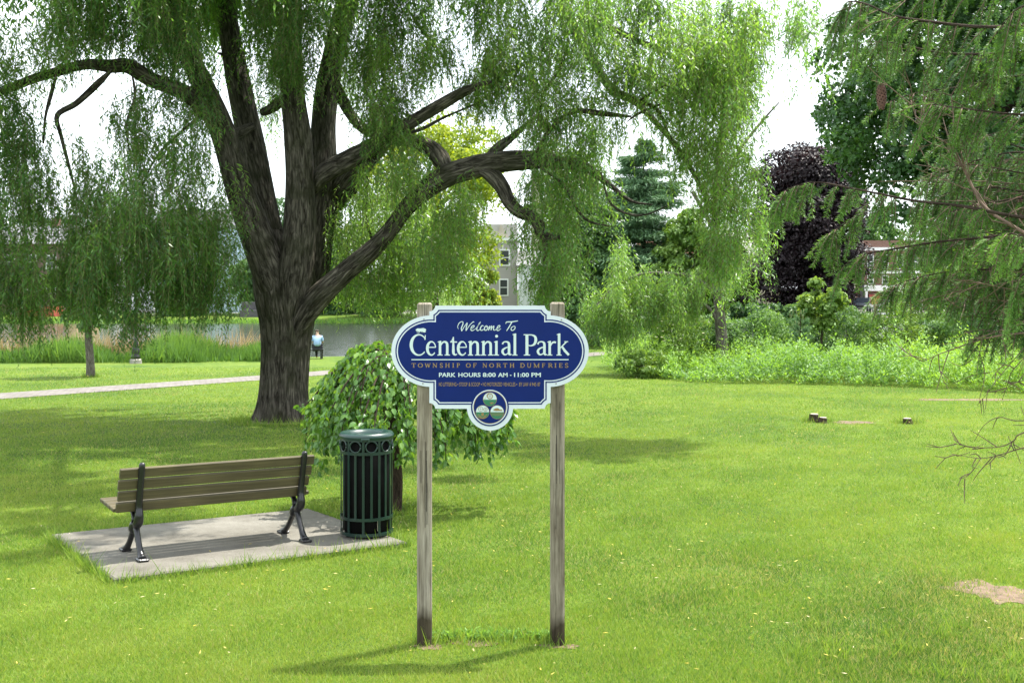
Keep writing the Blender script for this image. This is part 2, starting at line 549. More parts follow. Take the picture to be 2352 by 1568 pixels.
tag(w.build('water', water_material()), kind='structure', label='rippled grey pond water beyond the lawn')

def paver_material():
    m, n, b, o = mat_new('pavers')
    tc = nnode(n, 'ShaderNodeTexCoord')
    mp = nnode(n, 'ShaderNodeMapping')
    mp.inputs['Rotation'].default_value = (0, 0, R(29))
    n.links.new(tc.outputs['Object'], mp.inputs['Vector'])
    br = nnode(n, 'ShaderNodeTexBrick', Scale=2.0)
    br.inputs['Color1'].default_value = (0.145, 0.13, 0.118, 1)
    br.inputs['Color2'].default_value = (0.18, 0.165, 0.152, 1)
    br.inputs['Mortar'].default_value = (0.10, 0.088, 0.075, 1)
    br.inputs['Mortar Size'].default_value = 0.03
    n.links.new(mp.outputs[0], br.inputs['Vector'])
    nz = nnode(n, 'ShaderNodeTexNoise', Scale=3.0, Detail=5.0)
    n.links.new(tc.outputs['Object'], nz.inputs['Vector'])
    r = rampn(n, [(0.35, (0.75, 0.73, 0.7)), (0.65, (1.1, 1.1, 1.1))])
    n.links.new(nz.outputs['Fac'], r.inputs['Fac'])
    mx = nnode(n, 'ShaderNodeMix', data_type='RGBA', blend_type='MULTIPLY')
    mx.inputs[0].default_value = 1
    n.links.new(br.outputs['Color'], mx.inputs[6]); n.links.new(r.outputs[0], mx.inputs[7])
    n.links.new(mx.outputs[2], b.inputs['Base Color'])
    b.inputs['Roughness'].default_value = 0.85
    return m
M['pavers'] = paver_material()
pc = [G(x, y)[:2] for x, y in ((-900, 985), (-400, 938), (0, 910), (300, 889), (595, 868), (900, 845), (1130, 829), (1390, 816))] + [np.array((9.0, 62.0))]
pc = catmull(np.hstack([np.array(pc), np.zeros((len(pc), 1))]), 14)[:, :2]
tg = norm(np.gradient(pc, axis=0))
nr = np.stack([-tg[:, 1], tg[:, 0]], 1)
offs = np.array([-0.92, -0.5, 0, 0.5, 0.92])
PV = (pc[:, None, :] + nr[:, None, :] * offs[None, :, None])
PZ = gz(PV[..., 0], PV[..., 1]) + 0.012
pv = np.concatenate([PV, PZ[..., None]], -1).reshape(-1, 3)
pi_ = np.arange(len(pv)).reshape(len(pc), 5)
pq = np.stack([pi_[:-1, :-1], pi_[:-1, 1:], pi_[1:, 1:], pi_[1:, :-1]], -1).reshape(-1, 4)
tag(link('path', np_mesh('path', pv, pq), M['pavers']), kind='structure', label='pale brick paved path crossing the lawn behind the willow trunk')
PATH_C = pc

def concrete_material():
    m, n, b, o = mat_new('concrete')
    tc = nnode(n, 'ShaderNodeTexCoord')
    a = nnode(n, 'ShaderNodeTexNoise', Scale=1.6, Detail=7.0, Roughness=0.7)
    c = nnode(n, 'ShaderNodeTexNoise', Scale=90.0, Detail=3.0)
    d = nnode(n, 'ShaderNodeTexNoise', Scale=9.0, Detail=5.0, Roughness=0.8)
    for q in (a, c, d):
        n.links.new(tc.outputs['Object'], q.inputs['Vector'])
    r = rampn(n, [(0.3, (0.075, 0.067, 0.052)), (0.5, (0.128, 0.119, 0.098)), (0.7, (0.18, 0.17, 0.145))])
    n.links.new(a.outputs['Fac'], r.inputs['Fac'])
    r2 = rampn(n, [(0.3, (0.7, 0.7, 0.7)), (0.5, (1, 1, 1)), (0.72, (1.15, 1.15, 1.15))])
    n.links.new(c.outputs['Fac'], r2.inputs['Fac'])
    r3 = rampn(n, [(0.28, (0.62, 0.6, 0.56)), (0.42, (1, 1, 1))])
    n.links.new(d.outputs['Fac'], r3.inputs['Fac'])
    m1 = nnode(n, 'ShaderNodeMix', data_type='RGBA', blend_type='MULTIPLY'); m1.inputs[0].default_value = 1
    m2 = nnode(n, 'ShaderNodeMix', data_type='RGBA', blend_type='MULTIPLY'); m2.inputs[0].default_value = 1
    n.links.new(r.outputs[0], m1.inputs[6]); n.links.new(r2.outputs[0], m1.inputs[7])
    n.links.new(m1.outputs[2], m2.inputs[6]); n.links.new(r3.outputs[0], m2.inputs[7])
    n.links.new(m2.outputs[2], b.inputs['Base Color'])
    b.inputs['Roughness'].default_value = 0.85
    bp = nnode(n, 'ShaderNodeBump', Strength=0.3, Distance=0.004)
    n.links.new(c.outputs['Fac'], bp.inputs['Height'])
    n.links.new(bp.outputs[0], b.inputs['Normal'])
    return m
M['concrete'] = concrete_material()
PAD_H = 0.045
pNL, pNR, pFL = GP(262, 1327), GP(934, 1243), GP(117, 1226)
pFR = pNR + (pFL - pNL)
PAD = [pNL, pNR, pFR, pFL]
pb = MB()
def pad_ring(ins, dz):
    c = sum(PAD) / 4
    return [tuple(p + (c - p) / np.linalg.norm(c - p) * ins) + (float(gz(*p)) + dz,) for p in PAD]
vs = pad_ring(0, -0.1) + pad_ring(0, PAD_H - .012) + pad_ring(0.016, PAD_H)
pb._add(vs, [(8, 9, 10, 11)] + [(i, (i + 1) % 4, (i + 1) % 4 + 4, i + 4) for i in range(4)] + [(i + 4, (i + 1) % 4 + 4, (i + 1) % 4 + 8, i + 8) for i in range(4)])
tag(pb.build('concrete_pad', M['concrete']), kind='structure', label='worn grey concrete pad under the bench and the litter bin')

# bare earth patches lying in the lawn
def dirt_material():
    m, n, b, o = mat_new('bare_earth')
    tc = nnode(n, 'ShaderNodeTexCoord')
    a = nnode(n, 'ShaderNodeTexNoise', Scale=9.0, Detail=8.0, Roughness=0.8)
    n.links.new(tc.outputs['Object'], a.inputs['Vector'])
    r = rampn(n, [(0.3, (0.06, 0.038, 0.025)), (0.5, (0.128, 0.085, 0.055)), (0.7, (0.21, 0.15, 0.10))])
    n.links.new(a.outputs['Fac'], r.inputs['Fac'])
    n.links.new(r.outputs[0], b.inputs['Base Color'])
    b.inputs['Roughness'].default_value = 0.95
    return m
M['earth'] = dirt_material()
DIRT = []
def dirt(px, py, rx, ry, seed):
    c = G(px, py)
    rg = np.random.default_rng(seed)
    ph = rg.uniform(0, 6.28, 5)
    poly = []
    for k in range(56):
        a = 2 * math.pi * k / 56
        q = 1 + .22 * math.sin(2 * a + ph[0]) + .16 * math.sin(5 * a + ph[1]) + .12 * math.sin(9 * a + ph[2]) + .08 * math.sin(14 * a + ph[3])
        poly.append((c[0] + rx * q * math.cos(a), c[1] + ry * q * math.sin(a)))
    d = MB()
    d.flat(poly, lambda x, y: float(gz(x, y)) + 0.004)
    tag(d.build('bare_earth', M['earth']), kind='structure', label='patch of bare sandy earth in the lawn')
    DIRT.append((c[0], c[1], rx, ry))
dirt(2290, 1360, .27, .36, 1)
dirt(2240, 918, 1.25, .35, 2)
dirt(2500, 924, 1.5, .4, 9)
dirt(1960, 970, .45, .25, 5)
dirt(1085, 1476, .17, .07, 6)
dirt(985, 1484, .10, .07, 7)
dirt(1285, 1484, .10, .06, 8)
dirt(640, 968, .75, .55, 10)

# far street on the other bank
road_m = plain('road_asphalt', (0.33, 0.31, 0.29), 0.9, var=0.1, scale=0.4)
rd = MB(); rd.flat([(-300, 124.5), (300, 124.5), (300, 134), (-300, 134)], lambda x, y: float(ground_full(x, y)) + .03)
tag(rd.build('road', road_m), kind='structure', label='pale street along the far bank')
pvm = plain('pavement_concrete', (0.40, 0.37, 0.34), 0.9, var=0.08, scale=0.5)
pvb = MB(); pvb.box((0, 136.2, -0.3), (600, 4.3, .3))
tag(pvb.build('pavement', pvm), kind='structure', label='concrete pavement in front of the far shops')

# ------------------------------------------------------------------ lawn grass, fallen leaves
def in_poly(X, Y, poly):
    r = np.zeros(len(X), bool)
    n = len(poly)
    for i in range(n):
        x0, y0 = poly[i]; x1, y1 = poly[(i + 1) % n]
        c = ((y0 > Y) != (y1 > Y)) & (X < (x1 - x0) * (Y - y0) / ((y1 - y0) + 1e-12) + x0)
        r ^= c
    return r

BED = [G(x, y)[:2] for x, y in ((1378, 842), (1430, 862), (1600, 880), (1900, 885), (2100, 890), (2352, 905), (2700, 925), (3400, 960))]
BED_POLY = [tuple(p) for p in BED] + [(45, 58), (8.5, 60), (6.2, 50)]

def blocked(X, Y):
    k = in_poly(X, Y, [tuple(p) for p in PAD])
    d2 = np.full(len(X), 99.0)
    for p in PATH_C[::2]:
        d2 = np.minimum(d2, np.hypot(X - p[0], Y - p[1]))
    k |= d2 < 0.93
    k |= Y > shore(X) - .3
    k |= np.hypot(X + 4.45, Y - 22.3) < 0.62
    return k

def vnoise(X, Y, s, seed):
    rg = np.random.default_rng(seed)
    v = np.zeros_like(X)
    for k in range(7):
        a = rg.uniform(0, 6.28); f = s * rg.uniform(.5, 1.9)
        v += np.sin((X * math.cos(a) + Y * math.sin(a)) * f + rg.uniform(0, 6.28))
    return v / 3.7

def grass():
    n = 1250000
    u = RNG.uniform(0, 1, n)
    y0, y1, pw = 5.4, 44.0, -0.9
    Y = (y0 ** pw + u * (y1 ** pw - y0 ** pw)) ** (1 / pw)
    X = RNG.uniform(-1, 1, n) * (0.45 * Y + 2.0)
    keep = ~blocked(X, Y)
    for cx, cy, rx, ry in DIRT:
        ins = ((X - cx) / rx) ** 2 + ((Y - cy) / ry) ** 2
        keep &= ~((ins < 0.85 + RNG.normal(0, .4, n)) & (RNG.uniform(0, 1, n) < .86))
    X, Y = X[keep], Y[keep]
    n = len(X)
    Z = gz(X, Y)
    pat = vnoise(X, Y, 1.1, 3) + .6 * vnoise(X, Y, 3.1, 4)
    tuft = vnoise(X, Y, 7.0, 5)
    Ls = (0.022 + 0.010 * np.clip(tuft, -1, 1.5) + RNG.gamma(2.0, .005, n)) * (0.85 + Y / 40)
    Ls *= np.where(RNG.uniform(0, 1, n) < .012, 1.9, 1.0)
    Wd = (0.0030 + 0.00027 * Y) * RNG.uniform(.7, 1.4, n)
    A = rdir(n); A[:, 2] = np.abs(A[:, 2]) + 0.75
    N = rdir(n); N[:, 2] *= .3
    tint = np.clip(0.42 + .2 * pat + RNG.normal(0, .19, n), 0, .72)
    dry = RNG.uniform(0, 1, n) < (0.05 + .12 * np.clip(-pat, 0, 1.5) + .2 * np.clip((X - 1) / 5, 0, 1) * np.clip((12 - Y) / 5, 0, 1) * np.clip(vnoise(X, Y, 1.4, 33), 0, 1) + .14 * np.clip(vnoise(X, Y, 1.9, 31), 0, 1.5) ** 2)
    tint = np.where(dry, RNG.uniform(.78, 1, n), tint)
    P = np.stack([X, Y, Z - .004], 1)
    tag(leaves('lawn_grass', P, A, N, Ls, Wd, tint, M['grass_blade'], None, 'blade'), kind='stuff', label='short bright green mown grass of the park lawn')

def ragged_edges():
    """longer unmown grass round the posts, the pad, the bin and the trunks"""
    spots = []
    rg = np.random.default_rng(8)
    def line(a, b, n, w):
        t = rg.uniform(0, 1, n)[:, None]
        spots.append(a + (b - a) * t + rg.normal(0, w, (n, 2)))
    for a, b in ((pNL, pNR), (pNL, pFL), (pNR, pFR), (pFL, pFR)):
        q = norm((a + b) / 2 - sum(PAD) / 4) * .03
        line(a + q, b + q, 1500, .018)
    for px, n, w in ((973, 130, .06), (1279, 130, .06)):
        c = G(px, 1476)[:2]
        spots.append(c + rg.normal(0, w, (n, 2)))
    line(G(985, 1470)[:2], G(1270, 1472)[:2], 900, .07)
    for k in range(26):
        c = G(rg.uniform(1800, 2400), rg.uniform(1440, 1568))[:2]
        spots.append(c + rg.normal(0, .05, (60, 2)))
    c = G(640, 968)[:2]
    an = rg.uniform(0, 6.28, 1800)
    spots.append(c + np.stack([np.cos(an), np.sin(an)], 1) * rg.uniform(.62, 1.0, 1800)[:, None])
    for px, py in ((1877, 968), (2085, 971), (208, 866), (907, 1175)):
        c = G(px, py)[:2]; an = rg.uniform(0, 6.28, 260)
        spots.append(c + np.stack([np.cos(an), np.sin(an)], 1) * rg.uniform(.12, .3, 260)[:, None])
    P2 = np.vstack(spots)
    P2 = P2[~in_poly(P2[:, 0], P2[:, 1], [tuple(p) for p in PAD])]
    n = len(P2)
    P = np.column_stack([P2, gz(P2[:, 0], P2[:, 1]) - .005])
    A = rdir(n, rg); A[:, 2] = np.abs(A[:, 2]) + 1.0
    far = P2[:, 1]
    tag(leaves('grass_tufts', P, A, rdir(n, rg), rg.gamma(3, .022, n) * (.8 + far / 40) + .02, .004 + .0004 * far, np.clip(rg.normal(.4, .2, n), 0, .95), M['grass_blade'], None, 'blade'),
        kind='stuff', label='longer uncut grass along the pad edge and round the posts')
    # broad weeds at the foot of the sign
    n = 420
    t = rg.uniform(0, 1, n)[:, None]
    a, b = G(990, 1466)[:2], G(1275, 1466)[:2]
    ctr = a + (b - a) * np.round(t * 13) / 13 + rg.normal(0, .035, (n, 2))
    P = np.column_stack([ctr, gz(ctr[:, 0], ctr[:, 1]) + rg.uniform(0, .03, n)])
    A = rdir(n, rg); A[:, 2] = np.abs(A[:, 2]) * .8 + .25
    N = rdir(n, rg) * .4 + (0, 0, 1)
    tag(leaves('weeds', P, A, N, rg.uniform(.03, .065, n), rg.uniform(.014, .028, n), rg.uniform(.2, .8, n), M['bed_leaf'], None, 'broad'),
        kind='stuff', label='low leafy weeds growing between the two sign posts')

def fallen():
    n = 1150
    u = RNG.uniform(0, 1, n)
    Y = 6.3 * (44 / 6.3) ** (u ** .8)
    X = RNG.uniform(-1, 1, n) * .46 * Y
    k = ~(Y > shore(X) - .5)
    X, Y = X[k], Y[k]; n = len(X)
    onpad = in_poly(X, Y, [tuple(p) for p in PAD])
    k = ~onpad | (RNG.uniform(0, 1, n) < .5)
    X, Y, onpad = X[k], Y[k], onpad[k]; n = len(X)
    Z = gz(X, Y) + np.where(onpad, PAD_H + .004, .036 + .0007 * Y)
    A = rdir(n); A[:, 2] *= .15
    N = rdir(n) * .35; N[:, 2] = 1
    big = RNG.uniform(.6, 1.2, n)
    tag(leaves('fallen_leaves', np.stack([X, Y, Z], 1), A, N, .030 * big + .0012 * Y, .006 * big + .0003 * Y, RNG.uniform(0, 1, n), M['litter_leaf'], None, 'diamond'),
        kind='stuff', label='thin yellow willow leaves scattered over the lawn')

grass(); ragged_edges(); fallen()
# ------------------------------------------------------------------ the park sign
def wood_material():
    m, n, b, o = mat_new('weathered_wood')
    tc = nnode(n, 'ShaderNodeTexCoord')
    mp = nnode(n, 'ShaderNodeMapping'); mp.inputs['Scale'].default_value = (1, 1, 0.045)
    n.links.new(tc.outputs['Object'], mp.inputs['Vector'])
    g = nnode(n, 'ShaderNodeTexNoise', Scale=75.0, Detail=6.0, Roughness=0.65, Distortion=0.5)
    n.links.new(mp.outputs[0], g.inputs['Vector'])
    mp2 = nnode(n, 'ShaderNodeMapping'); mp2.inputs['Scale'].default_value = (1, 1, 0.3)
    n.links.new(tc.outputs['Object'], mp2.inputs['Vector'])
    s = nnode(n, 'ShaderNodeTexNoise', Scale=7.0, Detail=4.0, Roughness=0.6)
    n.links.new(mp2.outputs[0], s.inputs['Vector'])
    r = rampn(n, [(0.3, (0.10, 0.085, 0.065)), (0.5, (0.24, 0.21, 0.17)), (0.7, (0.36, 0.325, 0.27))])
    n.links.new(g.outputs['Fac'], r.inputs['Fac'])
    r2 = rampn(n, [(0.28, (0.5, 0.46, 0.42)), (0.46, (0.9, 0.88, 0.84)), (0.7, (1.12, 1.12, 1.12))])
    n.links.new(s.outputs['Fac'], r2.inputs['Fac'])
    m1 = nnode(n, 'ShaderNodeMix', data_type='RGBA', blend_type='MULTIPLY'); m1.inputs[0].default_value = 1
    n.links.new(r.outputs[0], m1.inputs[6]); n.links.new(r2.outputs[0], m1.inputs[7])
    # a darker foot with an uneven edge
    sep = nnode(n, 'ShaderNodeSeparateXYZ'); n.links.new(tc.outputs['Object'], sep.inputs[0])
    ad = nnode(n, 'ShaderNodeMath', operation='MULTIPLY_ADD'); ad.inputs[1].default_value = -0.28; 
    n.links.new(s.outputs['Fac'], ad.inputs[0]); n.links.new(sep.outputs['Z'], ad.inputs[2])
    rf = rampn(n, [(0.0, (0.22, 0.2, 0.16)), (0.07, (1, 1, 1))])
    n.links.new(ad.outputs[0], rf.inputs['Fac'])
    m2 = nnode(n, 'ShaderNodeMix', data_type='RGBA', blend_type='MULTIPLY'); m2.inputs[0].default_value = 1
    n.links.new(m1.outputs[2], m2.inputs[6]); n.links.new(rf.outputs[0], m2.inputs[7])
    # knots
    mp3 = nnode(n, 'ShaderNodeMapping'); mp3.inputs['Scale'].default_value = (1.0, 0.3, 0.42)
    n.links.new(tc.outputs['Object'], mp3.inputs['Vector'])
    vo = nnode(n, 'ShaderNodeTexVoronoi', Scale=7.5); n.links.new(mp3.outputs[0], vo.inputs['Vector'])
    rk = rampn(n, [(0.08, (0.3, 0.25, 0.2)), (0.14, (1, 1, 1))])
    n.links.new(vo.outputs['Distance'], rk.inputs['Fac'])
    m3 = nnode(n, 'ShaderNodeMix', data_type='RGBA', blend_type='MULTIPLY'); m3.inputs[0].default_value = 1
    n.links.new(m2.outputs[2], m3.inputs[6]); n.links.new(rk.outputs[0], m3.inputs[7])
    n.links.new(m3.outputs[2], b.inputs['Base Color'])
    b.inputs['Roughness'].default_value = 0.88
    b.inputs['Specular IOR Level'].default_value = 0.2
    bp = nnode(n, 'ShaderNodeBump', Strength=0.5, Distance=0.004)
    n.links.new(g.outputs['Fac'], bp.inputs['Height']); n.links.new(bp.outputs[0], b.inputs['Normal'])
    return m
M['post_wood'] = wood_material()
M['sign_white'] = plain('sign_white', (0.54, 0.585, 0.65), 0.45, var=0.03, scale=3, bump=0.04, bscale=300)
M['sign_blue'] = plain('sign_blue', (0.004, 0.0155, 0.118), 0.5, var=0.08, scale=4, bump=0.05, bscale=400, spec=0.12)
M['sign_letter'] = plain('sign_letter', (0.50, 0.60, 0.62), 0.5, var=0.03)
M['sign_gold'] = plain('sign_gold', (0.24, 0.155, 0.055), 0.5, var=0.06)
M['sign_green'] = plain('sign_green', (0.015, 0.15, 0.075), 0.5, var=0.1)
M['screw_metal'] = plain('screw_metal', (0.25, 0.25, 0.25), 0.4, 0.8)

SY = 7.08                       # plane of the sign face
SCX = -0.1356                   # its middle
SK = 0.0006416                  # one unit of the sign drawing in metres
sign = empty('park_sign', (SCX, 7.14, 0.0), 'blue and white park welcome sign on two weathered grey wooden posts', 'sign')

for px in (974.5, 1280.5):
    X = (px - 1176) / F * 7.12
    p = MB()
    g0 = float(gz(X, 7.14))
    p.box((X, 7.145, (2.124 + g0 - .3) / 2 + (0 if px < 1000 else .003)), (0.089, 0.089, 2.124 - g0 + .3), bev=0.011)
    po = p.build('post', M['post_wood'], sign)
    # check cracks running down the faces of the post
    rg = np.random.default_rng(int(px))
    ckm = plain('crack_dark', (0.03, 0.025, 0.02), .95)
    for k in range(5):
        zc = rg.uniform(.4, 1.3); xx = X + rg.uniform(-.028, .028)
        ck = MB(); ck.box((xx, 7.0995 - .0002 * k, zc), (0.0022, 0.003, rg.uniform(.18, .6))); ck.build('crack', ckm, po)
    ck = MB(); ck.box((X + .004, 7.0985, 2.02), (.0025, .003, .2)); ck.build('crack', ckm, po)

def sx(v): return SCX + (v - 1111) * SK
def sz(v): return 2.218 - v * SK

def outline(d):
    """the panel's outline drawn in by d units"""
    pts = []
    Rr = 57 + d
    cx, cy = 584, 172
    # from the top middle to the right, clockwise
    a0 = math.asin(min(1, (3 + d) / Rr))
    a1 = math.acos(min(1, d / Rr))
    pts.append((0, 175 + d))
    for k in range(9):
        a = a0 + (a1 - a0) * k / 8
        pts.append((cx - Rr * math.cos(a), cy + Rr * math.sin(a)))
    ex, ey, rx, ry = 566, 611.5, 384 - d, 343.5 - d
    xs_ = 584 - d
    t0 = math.acos(max(-1, min(1, (xs_ - ex) / rx)))
    for k in range(41):
        t = t0 - 2 * t0 * k / 40
        pts.append((ex + rx * math.cos(t), ey - ry * math.sin(t)))
    cy2 = 1167
    for k in range(9):
        a = a1 + (a0 - a1) * k / 8
        pts.append((cx - Rr * math.cos(a), cy2 - Rr * math.sin(a)))
    return pts, 1165 - d
def full_outline(d, rosette):
    pts, yb = outline(d)
    right = list(pts)
    if rosette:
        rr = 222
        t0 = math.asin((yb - 1152) / rr)
        arc = []
        for k in range(33):
            t = t0 + (math.pi / 2 - t0) * k / 32
            arc.append((rr * math.cos(t), 1152 + rr * math.sin(t)))
        right += arc
    else:
        right += [(0, yb)]
    left = [(-x, y) for x, y in reversed(right[1:-1])]
    return [(sx(1111 + x), sz(y)) for x, y in right + left]

pn = MB(); pn.prism(full_outline(0, True), SY, SY + .019)
panel = pn.build('panel', M['sign_white'], sign)
def layer(d, mat, off):
    q = MB(); q.prism(full_outline(d, False), SY - off, SY + .001)
    q.build('panel_field', mat, panel)
layer(39, M['sign_blue'], .0008)
layer(52, M['sign_white'], .0014)
layer(63, M['sign_blue'], .0020)

def disc(cx, cy, r, mat, off, parent, y0=None, y1=None, name='emblem', seg=64):
    pts = []
    for k in range(seg):
        a = 2 * math.pi * k / seg
        x, y = cx + r * math.cos(a), cy + r * math.sin(a)
        if y0 is not None: y = max(y, y0)
        if y1 is not None: y = min(y, y1)
        pts.append((sx(x), sz(y)))
    q = MB(); q.prism(pts, SY - off, SY - off + .002)
    return q.build(name, mat, parent)
em = disc(1110, 1150, 182, M['sign_blue'], .0026, panel)
disc(1110, 1150, 168, M['sign_white'], .0032, em, name='emblem_ring')
disc(1110, 1150, 159, M['sign_gold'], .0036, em, name='emblem_ring')
disc(1110, 1150, 154, M['sign_blue'], .0040, em, name='emblem_field')

class Ink:
    """flat strokes of changing width on the sign face"""
    def __init__(self, off):
        self.mb = MB(); self.off = off; self.k = 0
    def stroke(self, pts, w, sub=1):
        P = np.asarray(pts, float)
        wv = np.full(len(P), w, float) if np.isscalar(w) else np.asarray(w, float)
        D = catmull(np.column_stack([P, wv]), sub) if sub > 1 else np.column_stack([P, wv])
        P, wv = D[:, :2], D[:, 2]
        T = norm(np.gradient(P, axis=0))
        N = np.stack([-T[:, 1], T[:, 0]], 1)
        a = P + N * wv[:, None] / 2; b = P - N * wv[:, None] / 2
        y = SY - self.off - 0.00004 * self.k
        self.k += 1
        vs = [(sx(x), y, sz(v)) for x, v in a] + [(sx(x), y, sz(v)) for x, v in b]
        n = len(P)
        self.mb._add(vs, [(i, i + n, i + n + 1, i + 1) for i in range(n - 1)])
    def dot(self, x, y, r):
        yy = SY - self.off - 0.00004 * self.k; self.k += 1
        self.mb._add([(sx(x + r * math.cos(t)), yy, sz(y + r * math.sin(t))) for t in np.linspace(0, 6.283, 16, endpoint=False)], [tuple(range(16))])
    def poly(self, pts):
        yy = SY - self.off - 0.00004 * self.k; self.k += 1
        self.mb._add([(sx(x), yy, sz(y)) for x, y in pts], [tuple(range(len(pts)))])
    def build(self, mat, parent=None, name='lettering'):
        return self.mb.build(name, mat, parent or panel)

def arc(cx, cy, rx, ry, a0, a1, n=20):
    return [(cx + rx * math.cos(R(a0 + (a1 - a0) * k / n)), cy - ry * math.sin(R(a0 + (a1 - a0) * k / n))) for k in range(n + 1)]

# --- the park's name, serif letters drawn from strokes
ink = Ink(.0030)
BASE = 652
def up(x0, pts): return [(x0 + x, BASE - y) for x, y in pts]
def g_stem(x0, x, h, w=25, foot=True, flag=True, fw=50):
    ink.stroke(up(x0, [(x, 0), (x, h)]), w)
    if foot: ink.stroke(up(x0, [(x - fw / 2, 4), (x + fw / 2, 4)]), 9)
    if flag: ink.stroke(up(x0, [(x - fw / 2 + 3, h - 9), (x, h - 3), (x + w / 2, h)]), [7, 13, 8])
def g_C(x0):
    p = arc(84, -101, 74, 98, 42, 318, 30)
    w = [11 + 20 * max(0, math.sin(R(42 + 276 * k / 30) / 2) ** 6) for k in range(31)]
    ink.stroke(up(x0, [(x, -y) for x, y in [(a, b) for a, b in p]]), w)
    ink.stroke(up(x0, [(146, 196), (142, 150)]), [8, 11])
def g_e(x0):
    p = arc(48, -68, 40, 64, 8, 322, 28)
    w = [10 + 17 * max(0, math.sin(R(8 + 314 * k / 28) / 2) ** 4) for k in range(29)]
    ink.stroke(up(x0, [(x, -y) for x, y in p]), w)
    ink.stroke(up(x0, [(12, 78), (88, 78)]), 10)
def g_n(x0, w=128):
    g_stem(x0, 30, 137, 24)
    ink.stroke(up(x0, [(36, 92), (52, 120), (72, 131), (92, 122), (99, 98), (99, 4)]), [8, 14, 17, 22, 24, 24], 5)
    ink.stroke(up(x0, [(74, 4), (126, 4)]), 9)
def g_t(x0):
    ink.stroke(up(x0, [(30, 178), (30, 60), (32, 22), (46, 6), (66, 12)]), [10, 24, 24, 16, 8], 5)
    ink.stroke(up(x0, [(2, 129), (66, 129)]), 11)
    ink.stroke(up(x0, [(30, 172), (16, 140), (2, 129)]), [9, 9, 9])
def g_i(x0):
    g_stem(x0, 32, 137, 24); ink.dot(x0 + 34, BASE - 185, 14)
def g_a(x0):
    ink.stroke(up(x0, [(14, 108), (26, 127), (52, 132), (72, 122), (78, 98), (78, 26), (86, 8), (102, 10)]), [16, 12, 13, 20, 24, 24, 17, 8], 5)
    ink.stroke(up(x0, [(78, 82), (44, 72), (20, 54), (16, 32), (32, 9), (56, 12), (78, 34)]), [9, 13, 20, 23, 16, 11, 9], 5)
def g_l(x0): g_stem(x0, 28, 208, 25)
def g_P(x0):
    g_stem(x0, 36, 203, 28, True, False, 62)
    ink.stroke(up(x0, [(4, 199), (40, 199)]), 9)
    ink.stroke(up(x0, [(36, 197), (82, 197), (114, 180), (121, 145), (108, 110), (78, 94), (44, 97)]), [10, 12, 22, 27, 22, 12, 9], 5)
def g_r(x0):
    g_stem(x0, 30, 137, 24)
    ink.stroke(up(x0, [(38, 90), (52, 118), (72, 128), (90, 124)]), [8, 14, 18, 17], 4); 
def g_k(x0):
    g_stem(x0, 28, 208, 25)
    ink.stroke(up(x0, [(38, 70), (68, 100), (98, 130)]), [10, 11, 12])
    ink.stroke(up(x0, [(78, 133), (116, 133)]), 8)
    ink.stroke(up(x0, [(54, 88), (84, 44), (122, 4)]), [18, 24, 22])
for fn, x in ((g_C, 343), (g_e, 500), (g_n, 600), (g_t, 728), (g_e, 797), (g_n, 893), (g_n, 1018), (g_i, 1140), (g_a, 1216), (g_l, 1322), (g_P, 1430), (g_a, 1556), (g_r, 1655), (g_k, 1747)):
    fn(x)
ink.stroke([(355, 692), (1867, 692)], 9)
# --- Welcome To, in script
def sc(pts, w=8): ink.stroke(pts, w, 6)
sc([(806, 398), (800, 372), (818, 338), (848, 328), (850, 352), (836, 388), (838, 418)], [4, 6, 7, 7, 9, 10, 8])
sc([(838, 420), (862, 378), (892, 338), (884, 376), (880, 414)], [6, 7, 7, 10, 8])
sc([(880, 416), (912, 366), (948, 330), (958, 334)], [6, 7, 7, 6])
sc([(922, 398), (952, 384), (958, 366), (940, 370), (926, 398), (938, 414), (972, 398)], [6, 6, 8, 9, 10, 8, 5])
sc([(968, 402), (1010, 348), (1020, 330), (1006, 346), (984, 396), (992, 414), (1016, 400)], [5, 6, 7, 8, 9, 8, 5])
sc([(1048, 370), (1034, 366), (1018, 392), (1028, 412), (1056, 398)], [7, 9, 10, 8, 5])
sc([(1080, 364), (1062, 378), (1058, 404), (1074, 410), (1090, 390), (1082, 368), (1074, 380), (1100, 382)], [8, 9, 9, 8, 8, 7, 5, 4])
sc([(1096, 412), (1108, 368)], 9); sc([(1102, 400), (1126, 368), (1120, 410)], [5, 8, 9]); sc([(1122, 398), (1148, 368), (1144, 404), (1160, 408), (1174, 396)], [5, 8, 9, 7, 5])
sc([(1172, 398), (1200, 384), (1206, 366), (1190, 370), (1176, 398), (1188, 414), (1216, 394)], [5, 6, 8, 9, 10, 8, 4])
sc([(1262, 348), (1272, 331), (1320, 329), (1380, 319)], [5, 9, 10, 7]); sc([(1322, 330), (1296, 376), (1270, 416)], [9, 10, 8])
sc([(1338, 372), (1318, 384), (1314, 405), (1330, 412), (1350, 394), (1350, 374), (1336, 370)], [6, 8, 8, 8, 8, 7, 6])
# --- a small spreading tree over the first letter
ink.poly([(398, 404), (412, 392), (440, 393), (468, 388), (490, 396), (498, 408), (488, 420), (496, 428), (476, 432), (462, 424), (444, 421), (424, 424), (408, 418), (396, 412)])
ink.stroke([(440, 421), (430, 432), (414, 440)], [6, 4, 2]); ink.stroke([(424, 422), (412, 430), (402, 428)], [4, 3, 2]); ink.stroke([(450, 421), (460, 434)], [4, 2])
ink.build(M['sign_letter'])

